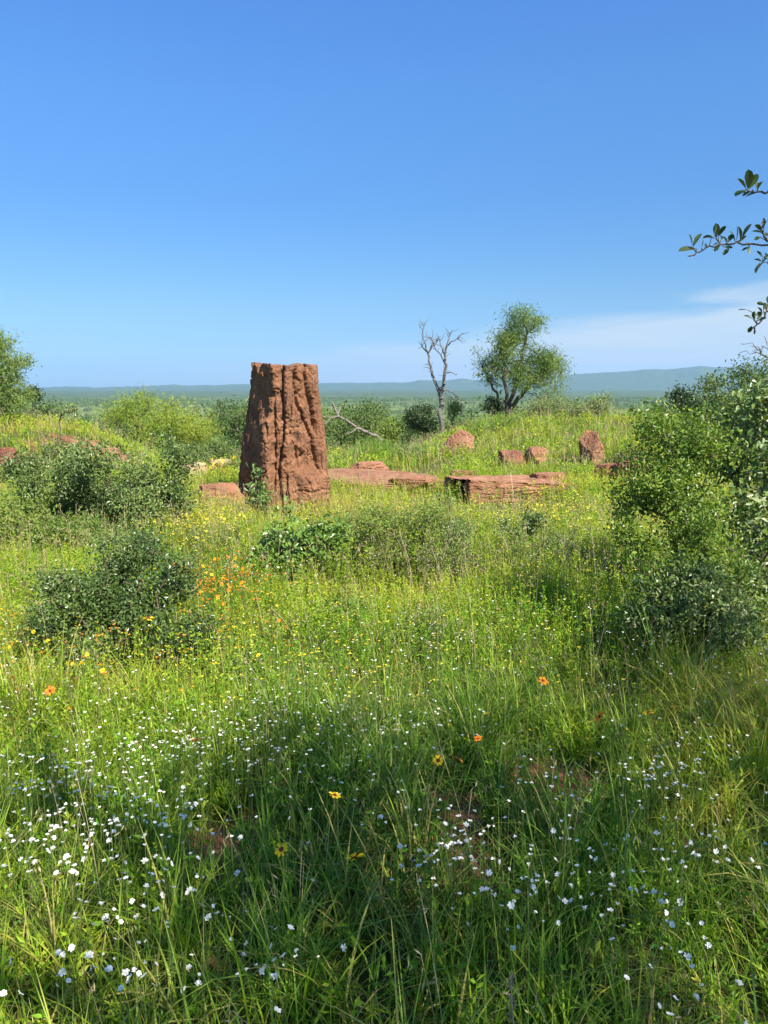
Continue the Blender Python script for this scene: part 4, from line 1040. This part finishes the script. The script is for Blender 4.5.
def flowers():
    rng = np.random.default_rng(700)
    # white: dense drifts as in the photo, head height about .3 m
    spots = []
    drifts = [(80, 770, 70, 45, 60), (180, 740, 60, 30, 40), (60, 840, 70, 40, 40), (170, 830, 60, 40, 30), (150, 900, 100, 50, 26), (260, 740, 60, 40, 30), (300, 700, 60, 25, 26), (460, 855, 32, 30, 34), (520, 900, 60, 50, 26),
              (600, 870, 50, 40, 24), (660, 770, 40, 25, 44), (700, 740, 60, 25, 18), (700, 850, 50, 40, 20), (400, 720, 70, 30, 24), (420, 870, 30, 30, 14), (640, 920, 70, 50, 20), (100, 990, 120, 25, 16), (260, 970, 50, 40, 10), (700, 980, 60, 40, 10), (350, 800, 60, 40, 14), (560, 800, 50, 30, 22)]
    for (px, py, sx, sy, n) in drifts:
        for _ in range(int(n * (2.4 if px < 350 else 1.5))):
            a, b = px + rng.normal(0, sx * .6), py + rng.normal(0, sy * .6)
            if b < 640 or b > 1050: continue
            h = rng.uniform(.20, .34)
            q = px_ground(a, b, h)
            spots.append((q[0], q[1], h))
    spots = [s for s in spots if .9 < s[1] < 6.0]
    spots.sort(key=lambda s: s[1] + .6 * rng.random())
    vis = spots[:300]; rest = spots[300:]
    for (x, y, h) in vis:
        pr = WB if rng.random() < .25 else WH[int(rng.integers(3))]
        place(pr, 'white_flower', (x, y, float(ground(x, y)) + h), rng.uniform(.55, .9), 'small white wildflower on a thin stem in the shaded foreground grass', 'flower', 'white wildflowers in the foreground', rng)
    # the remaining far ones as one mass
    global R
    R = rng
    p = np.array([(x, y, float(ground(x, y)) + h) for (x, y, h) in rest])
    for (n, y0, y1) in [(1100, 2.4, 4.6), (800, 4.2, 8.5)]:
        f = field(n, y0, y1, rng, 6, .25)
        p = np.concatenate([p, np.stack([f[:, 0], f[:, 1], ground(f[:, 0], f[:, 1]) + rng.uniform(.2, .33, len(f))], -1)])
    mb = MB()
    for i in range(5):
        a = i * 2 * PI / 5 + rng.uniform(0, 6, len(p)); e = rng.uniform(.1, .8, len(p))
        d = np.stack([np.cos(a) * np.cos(e), np.sin(a) * np.cos(e), np.sin(e)], -1)
        add_leaves(mb, p, d, np.full(len(p), .008), np.full(len(p), .007), rng.normal(0, .3, len(p)), rng.random(len(p)), 0)
    add_tubes(mb, p - np.array([0, 0, .3]), p, np.full(len(p), .0012), np.full(len(p), .001), 4, 1)
    o = mb.build('white_flowers', [M['white'], M['stem']]); tag(o, 'drift of tiny white wildflowers in grass farther from the viewer', 'flowers', kind='stuff')
    # tiny yellow and orange heads past counting
    mb = MB()
    for (px, py, sx, sy, n, c) in [(200, 520, 32, 14, 900, 0), (212, 574, 32, 12, 260, 1), (150, 620, 80, 26, 130, 1), (60, 620, 50, 30, 110, 1), (140, 610, 90, 30, 260, 0), (548, 502, 34, 10, 600, 0), (600, 530, 46, 26, 450, 0), (385, 515, 46, 8, 500, 0), (300, 640, 90, 34, 150, 0), (480, 640, 90, 34, 150, 0), (220, 468, 9, 4, 160, 0), (70, 470, 60, 20, 300, 0), (520, 440, 60, 14, 300, 0)]:
        a, b = px + rng.normal(0, sx, n), py + rng.normal(0, sy, n); h = rng.uniform(.16, .32, n)
        q = np.array([px_ground(u, v, w) if v > 425 else (0, -9) for u, v, w in zip(a, b, h)]); ok = (q[:, 1] > 1.5) & (q[:, 1] < 24) & ~in_foot(q[:, 0], q[:, 1]); q, h = q[ok], h[ok]
        p = np.concatenate([q, (ground(q[:, 0], q[:, 1]) + h)[:, None]], 1); sz = .0055 + .0007 * q[:, 1]
        for i in range(4):
            t = i * PI / 2 + rng.uniform(0, 6, len(p)); e = rng.uniform(.1, .7, len(p)); d = np.stack([np.cos(t) * np.cos(e), np.sin(t) * np.cos(e), np.sin(e)], -1)
            add_leaves(mb, p, d, sz * 1.5, sz, rng.normal(0, .3, len(p)), rng.random(len(p)), c)
        add_tubes(mb, p - np.array([0, 0, .2]), p, np.full(len(p), .001), np.full(len(p), .001), 3, 2)
    o = mb.build('tiny_flowers', [M['lemon'], M['orange'], M['stem']]); tag(o, 'haze of tiny yellow and orange flower heads over the sunlit grass', 'flowers', kind='stuff')
    # single showy flowers
    for i, (px, py, h, pr, sc, lb) in enumerate([
        (355, 872, .44, OR[0], 1.15, 'yellow wildflower with maroon centre, brightest in the shaded foreground grass'),
        (282, 865, .42, OR[1], .95, 'orange yellow wildflower left of the brightest yellow one in the shade'),
        (197, 752, .44, OD[0], 1.1, 'orange wildflower with dark centre among white flowers at left'),
        (458, 768, .44, OD[1], 1.0, 'orange wildflower in dappled grass right of photo centre'),
        (438, 770, .42, OR[0], .9, 'yellow wildflower just left of the orange one in dappled grass'),
        (335, 808, .41, OR[1], .9, 'yellow orange wildflower in shade above the two yellow foreground ones'),
        (600, 712, .48, OD[0], 1.1, 'orange wildflower with dark centre in grass below the right shrub'),
        (649, 706, .50, OR[0], 1.15, 'yellow wildflower with dark centre in grass below the right shrub'),
        (543, 677, .48, OD[1], 1.3, 'red orange wildflower in sunlit grass right of photo centre'),
        (478, 745, .44, OD[0], .8, 'small orange wildflower in sunlit grass above the dappled patch'),
        (148, 612, .53, OR[1], 1.5, 'yellow orange wildflower on front of the dense dark left shrub'),
        (50, 690, .48, OD[0], 1.1, 'orange wildflower in sunlit grass at left photo edge')]):
        q = px_ground(px, py, h)
        o = place(pr, 'wildflower', (q[0], q[1], float(ground(*q)) + h), sc, lb, 'flower', 'showy orange and yellow wildflowers', rng, .35)
    # orange patch left of the glossy shrub, yellow patches by the rocks
    def patch(px, py, sx, sy, n, prs, sc, name, label, group, h0=.25, h1=.40):
        for _ in range(n):
            a, b = px + rng.normal(0, sx), py + rng.normal(0, sy); h = rng.uniform(h0, h1)
            q = px_ground(a, b, h)
            if in_foot(np.array([q[0]]), np.array([q[1]]))[0]: continue
            place(prs[int(rng.integers(len(prs)))], name, (q[0], q[1], float(ground(*q)) + h), sc * rng.uniform(.8, 1.25), label, 'flower', group, rng, .5, False)
    patch(205, 572, 26, 10, 120, [OD[0], OD[1], OR[0]], .68, 'orange_flower', 'small orange wildflower in the thick patch left of the glossy shrub', 'orange wildflowers left of the glossy shrub')
    patch(210, 600, 50, 24, 40, [OD[0], OR[1]], .6, 'orange_flower', 'small orange wildflower scattered below the orange patch', 'orange wildflowers scattered at left')
    patch(40, 640, 40, 26, 34, [OD[0], OR[1]], .6, 'orange_flower', 'small orange wildflower in sunlit grass at left of the dense dark shrub', 'orange wildflowers at the left edge')
    patch(548, 500, 26, 9, 80, LE, .85, 'yellow_flower', 'small yellow wildflower in grass in front of the big block', 'yellow wildflowers before the block')
    patch(600, 520, 40, 20, 50, LE, .75, 'yellow_flower', 'small yellow wildflower in sunlit grass left of the tall right shrub', 'yellow wildflowers left of the right shrub')
    patch(200, 515, 24, 10, 80, LE, .85, 'yellow_flower', 'small yellow wildflower in grass between grey shrub and pillar', 'yellow wildflowers left of the pillar')
    patch(380, 515, 40, 8, 40, LE, .85, 'yellow_flower', 'small yellow wildflower in grass in front of the flat slab', 'yellow wildflowers before the slab')
    patch(215, 463, 7, 4, 34, [OR[0], LE[0]], 1.5, 'yellow_flower', 'yellow orange flower in the bright clump beside the pale spiky bush', 'yellow clump by the spiky bush', .2, .5)
flowers()

# one tall pale seed spike at the lower edge
def spike():
    global R
    R = np.random.default_rng(77)
    b = np.array([*px_ground(522, 1010, .45), 0.0]); b[2] = float(ground(b[0], b[1]))
    o = empty('seed_spike', b, 'tall pale seed spike of grass at lower photo edge', 'grass')
    mb = MB(); q = np.stack([[.01 * math.sin(i * .5), .008 * i, i * .05] for i in range(10)]); add_tubes(mb, q[:-1], q[1:], np.full(9, .0016), np.full(9, .0013), 5); mb.build('stem', M['dry'], o)
    n = 90; t = R.random(n); P = q[8] + np.array([0, .01, -.06])[None] + np.stack([R.normal(0, .003, n), R.normal(0, .003, n), t * .11], -1)
    mb = MB(); add_leaves(mb, P, R.normal(0, .5, (n, 3)) + np.array([0, 0, 1]), np.full(n, .010), np.full(n, .004), R.uniform(0, 6, n), R.random(n)); mb.build('seed_head', M['dry'], o)
spike()

# ------------------------------------------------------------------ bushland on the slope and plain
def blob_tree(mb, c, r, h, n, L, rng, rr):
    k = rng.integers(3, 6); bl = [(c[0], c[1], c[2] + h * .6, r * .7, r * .7, h * .38)]
    for _ in range(k):
        a = rng.uniform(0, 6.3); bl.append((c[0] + math.cos(a) * r * .55, c[1] + math.sin(a) * r * .55, c[2] + h * rng.uniform(.4, .75), r * .45, r * .45, h * .25))
    P = in_blobs(bl, n, rng, .35)
    add_leaves(mb, P, nrm(rng.normal(0, 1, (n, 3))), L * rng.uniform(.6, 1.3, n), L * .6 * rng.uniform(.6, 1.3, n), rng.uniform(0, 6.3, n), np.clip(rr + rng.normal(0, .2, n), 0, 1))

PROT = []
def far_protos():
    global R
    rng = np.random.default_rng(800); R = rng
    for i, (leaf, h, r) in enumerate([('mid_leaf', 1.0, .50), ('mid_leaf', 1.0, .62), ('mesq_leaf', 1.0, .58), ('dark_leaf', 1.0, .55), ('mid_leaf', 1.0, .75)]):
        bl = [(0, 0, .6, r * .7, r * .7, .32)]
        for _ in range(5):
            a = rng.uniform(0, 6.3); bl.append((math.cos(a) * r * .6, math.sin(a) * r * .6, rng.uniform(.4, .78), r * .4, r * .4, .2))
        T = in_blobs(bl, 60, rng, .45)
        Nn, par, tips = grow([(0, 0, -.05), (.02, 0, .12)], T, .45, .12, .14, 0, rng); par[1] = 0
        rad = radii(Nn, par, .004, .5, .05)
        a = MB(); add_skeleton(a, Nn, par, rad, 5); a = a.build('trunk', M['bark'])
        n = 2600; j = rng.choice(tips, n); P = Nn[j] + rng.normal(0, .065, (n, 3))
        b = MB(); add_leaves(b, P, nrm(rng.normal(0, 1, (n, 3))), rng.uniform(.03, .06, n), rng.uniform(.015, .03, n), rng.uniform(0, 6.3, n), rng.random(n)); b = b.build('crown', M[leaf])
        PROT.append((a.data, b.data)); bpy.data.objects.remove(a); bpy.data.objects.remove(b)
far_protos()

def far_trees():
    rng = np.random.default_rng(801)
    n = 0
    placed = []
    tries = 0
    while n < 170 and tries < 6000:
        tries += 1
        r = math.exp(rng.uniform(math.log(36), math.log(420))); a = rng.uniform(-.60, .60)
        x, y = r * math.sin(a), r * math.cos(a)
        if any((x - q[0]) ** 2 + (y - q[1]) ** 2 < (.045 * r) ** 2 for q in placed): continue
        z = float(ground(x, y)); H = rng.uniform(2.6, 5.2) * (1.0 if r > 60 else .72)
        if z + H > EYE - .016 * r: H = max(1.2, EYE - .016 * r - z)
        placed.append((x, y)); n += 1
        k = int(rng.choice(5, p=[.3, .27, .18, .08, .17]))
        lb, gr = ('round green tree on the slope below the plateau', 'trees on the slope below the plateau') if r < 110 else ('distant green tree dotting the wide plain', 'trees dotting the plain')
        if k == 3: lb, gr = lb.replace('green', 'blackish'), 'dark ' + gr
        if k == 2: lb, gr = lb.replace('green', 'light green'), 'light ' + gr
        o = bpy.data.objects.new('tree', None); COL.objects.link(o); o.location = (x, y, z); o.scale = (H * rng.uniform(.9, 1.25), H * rng.uniform(.9, 1.25), H); o.rotation_euler = (0, 0, rng.uniform(0, 6.3))
        tag(o, lb, 'tree', gr)
        for nm, d in zip(('trunk', 'crown'), PROT[k]):
            c = bpy.data.objects.new(nm, d); COL.objects.link(c); c.parent = o
    # the rest of the woodland, one mass
    global R
    R = rng
    mb = MB()
    def scatter(cnt, r0, r1, nl, L, h0, h1):
        r = np.sqrt(rng.uniform(r0 * r0, r1 * r1, cnt)); a = rng.uniform(-.66, .66, cnt)
        x, y = r * np.sin(a), r * np.cos(a); z = ground(x, y)
        den = fbm(x * .012, y * .012, o=3, s=131)
        ok = den > .40 + rng.normal(0, .05, cnt)
        x, y, z = x[ok], y[ok], z[ok]; m = len(x)
        H = rng.uniform(h0, h1, m); H = np.minimum(H, np.maximum(EYE - .014 * y - z, 1.0)); W = H * rng.uniform(.45, .8, m); rr = np.clip(rng.normal(.45, .25, m), 0, 1)
        d = nrm(rng.normal(0, 1, (m, nl, 3))); q = rng.random((m, nl, 1)) ** .4
        P = np.stack([x, y, z + H * .55], -1)[:, None] + d * q * np.stack([W, W, H * .5], -1)[:, None]
        k = m * nl
        add_leaves(mb, P.reshape(-1, 3), nrm(rng.normal(0, 1, (k, 3))), np.repeat(H, nl) * L * rng.uniform(.6, 1.3, k), np.repeat(H, nl) * L * .65 * rng.uniform(.6, 1.3, k), rng.uniform(0, 6.3, k), np.clip(np.repeat(rr, nl) + rng.normal(0, .15, k), 0, 1))
    scatter(1000, 45, 260, 420, .075, 1.6, 4.5)
    scatter(5600, 200, 900, 90, .17, 2.5, 6)
    scatter(12000, 800, 2600, 26, .34, 3, 7)
    scatter(16000, 2400, 6500, 8, .65, 4, 8)
    o = mb.build('far_woodland', M['mid_leaf']); tag(o, 'green bushland covering the wide plain to the horizon', 'woodland', kind='stuff')
far_trees()

# ------------------------------------------------------------------ air
def haze():
    m, nt = new_mat('air')
    v = N_(nt, 'ShaderNodeVolumePrincipled'); v.inputs['Color'].default_value = (.36, .63, 1.0, 1); v.inputs['Density'].default_value = HAZE_D
    v.inputs['Anisotropy'].default_value = .1
    o = N_(nt, 'ShaderNodeOutputMaterial'); nt.links.new(v.outputs[0], o.inputs['Volume'])
    bm = bmesh.new(); bmesh.ops.create_cube(bm, size=1.0)
    me = bpy.data.meshes.new('haze'); bm.to_mesh(me); bm.free(); me.materials.append(m)
    ob = bpy.data.objects.new('haze', me); COL.objects.link(ob)
    zlo, zhi = -60.0, 330.0
    ob.scale = (26000, 26000, zhi - zlo); ob.location = (0, 0, (zlo + zhi) / 2)
    tag(ob, 'thin blue air over the far plain', 'haze', kind='stuff')
HAZE_D = 7e-5
haze()

# ------------------------------------------------------------------ light, sky, camera
SUN_EL = math.radians(45); SUN_AZ = math.atan2(.64, -.77)      # azimuth from +y towards +x
sd = Vector((math.cos(SUN_EL) * math.sin(SUN_AZ), math.cos(SUN_EL) * math.cos(SUN_AZ), math.sin(SUN_EL)))
L = bpy.data.lights.new('sun', 'SUN'); L.energy = 4.6; L.angle = math.radians(.5); L.color = (1.0, .92, .78)
lo = bpy.data.objects.new('sun', L); COL.objects.link(lo); lo.rotation_euler = sd.to_track_quat('Z', 'Y').to_euler()

W = bpy.data.worlds.new('World'); SC.world = W; W.use_nodes = True
nt = W.node_tree; nt.nodes.clear()
sky = N_(nt, 'ShaderNodeTexSky', sky_type='NISHITA'); sky.sun_disc = False; sky.sun_elevation = SUN_EL; sky.sun_rotation = SUN_AZ
sky.air_density = 1.0; sky.dust_density = .3; sky.ozone_density = 2.0; sky.altitude = 300
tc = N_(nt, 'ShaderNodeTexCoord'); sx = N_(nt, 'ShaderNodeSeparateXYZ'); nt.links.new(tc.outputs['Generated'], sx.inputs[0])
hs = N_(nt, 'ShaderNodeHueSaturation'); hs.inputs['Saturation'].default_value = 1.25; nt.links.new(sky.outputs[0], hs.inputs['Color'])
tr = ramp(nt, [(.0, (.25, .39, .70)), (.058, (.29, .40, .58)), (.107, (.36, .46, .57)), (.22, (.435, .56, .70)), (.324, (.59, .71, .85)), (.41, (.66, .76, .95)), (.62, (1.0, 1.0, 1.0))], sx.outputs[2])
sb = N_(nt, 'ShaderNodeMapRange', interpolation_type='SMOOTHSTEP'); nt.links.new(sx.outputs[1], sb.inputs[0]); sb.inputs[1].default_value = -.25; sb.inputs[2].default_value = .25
skyc = mixc(nt, sb.outputs[0], hs.outputs[0], mixc(nt, 1.0, hs.outputs[0], tr.outputs[0], 'MULTIPLY'))  # sky overhead and behind the camera stays untinted, adding unseen fill light
# thin cloud bank low on the right
mp = N_(nt, 'ShaderNodeMapping'); mp.inputs['Scale'].default_value = (3.0, 3.0, 22.0); nt.links.new(tc.outputs['Generated'], mp.inputs[0])
cn = noise(nt, 1.6, 6, .55, mp.outputs[0], .3)
def mr(val, a, b):
    m = N_(nt, 'ShaderNodeMapRange', interpolation_type='SMOOTHSTEP'); nt.links.new(val, m.inputs[0]); m.inputs[1].default_value = a; m.inputs[2].default_value = b; return m.outputs[0]
ratio = maths(nt, 'DIVIDE', sx.outputs[0], sx.outputs[1])
# upper edge of the bank climbs to the right
edge = maths(nt, 'SUBTRACT', sx.outputs[2], maths(nt, 'ADD', maths(nt, 'MULTIPLY', ratio, .10), .052))
edge = maths(nt, 'ADD', edge, maths(nt, 'MULTIPLY', maths(nt, 'SUBTRACT', cn.outputs[0], .5), .07))
cm = maths(nt, 'MULTIPLY', mr(edge, .014, -.012), mr(ratio, -.5, .3))
cm = maths(nt, 'MULTIPLY', cm, mr(sx.outputs[1], 0, .2))
cm = maths(nt, 'MULTIPLY', cm, maths(nt, 'ADD', maths(nt, 'MULTIPLY', cn.outputs[0], .8), .45), True)
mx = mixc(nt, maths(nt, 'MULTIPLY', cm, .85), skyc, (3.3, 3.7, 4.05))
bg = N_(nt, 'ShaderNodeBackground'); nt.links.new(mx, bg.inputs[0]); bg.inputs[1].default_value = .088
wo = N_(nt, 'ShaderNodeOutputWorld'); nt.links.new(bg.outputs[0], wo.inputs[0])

cam = bpy.data.cameras.new('camera'); co = bpy.data.objects.new('camera', cam); COL.objects.link(co)
cam.sensor_fit = 'VERTICAL'; cam.sensor_height = 34.57; cam.sensor_width = 34.57; cam.lens = 34.57 * FPX / 1024
cam.clip_start = .05; cam.clip_end = 60000
co.location = (0, 0, EYE); co.rotation_euler = (PI / 2 - TH, 0, 0)
SC.camera = co

SC.view_settings.view_transform = 'Standard'; SC.view_settings.look = 'None'; SC.view_settings.gamma = 1; SC.view_settings.exposure = 1.38
SC.view_settings.use_curve_mapping = False
SC.cycles.volume_bounces = 0; SC.cycles.max_bounces = 8; SC.cycles.diffuse_bounces = 3; SC.cycles.transmission_bounces = 4
SC.cycles.use_denoising = True
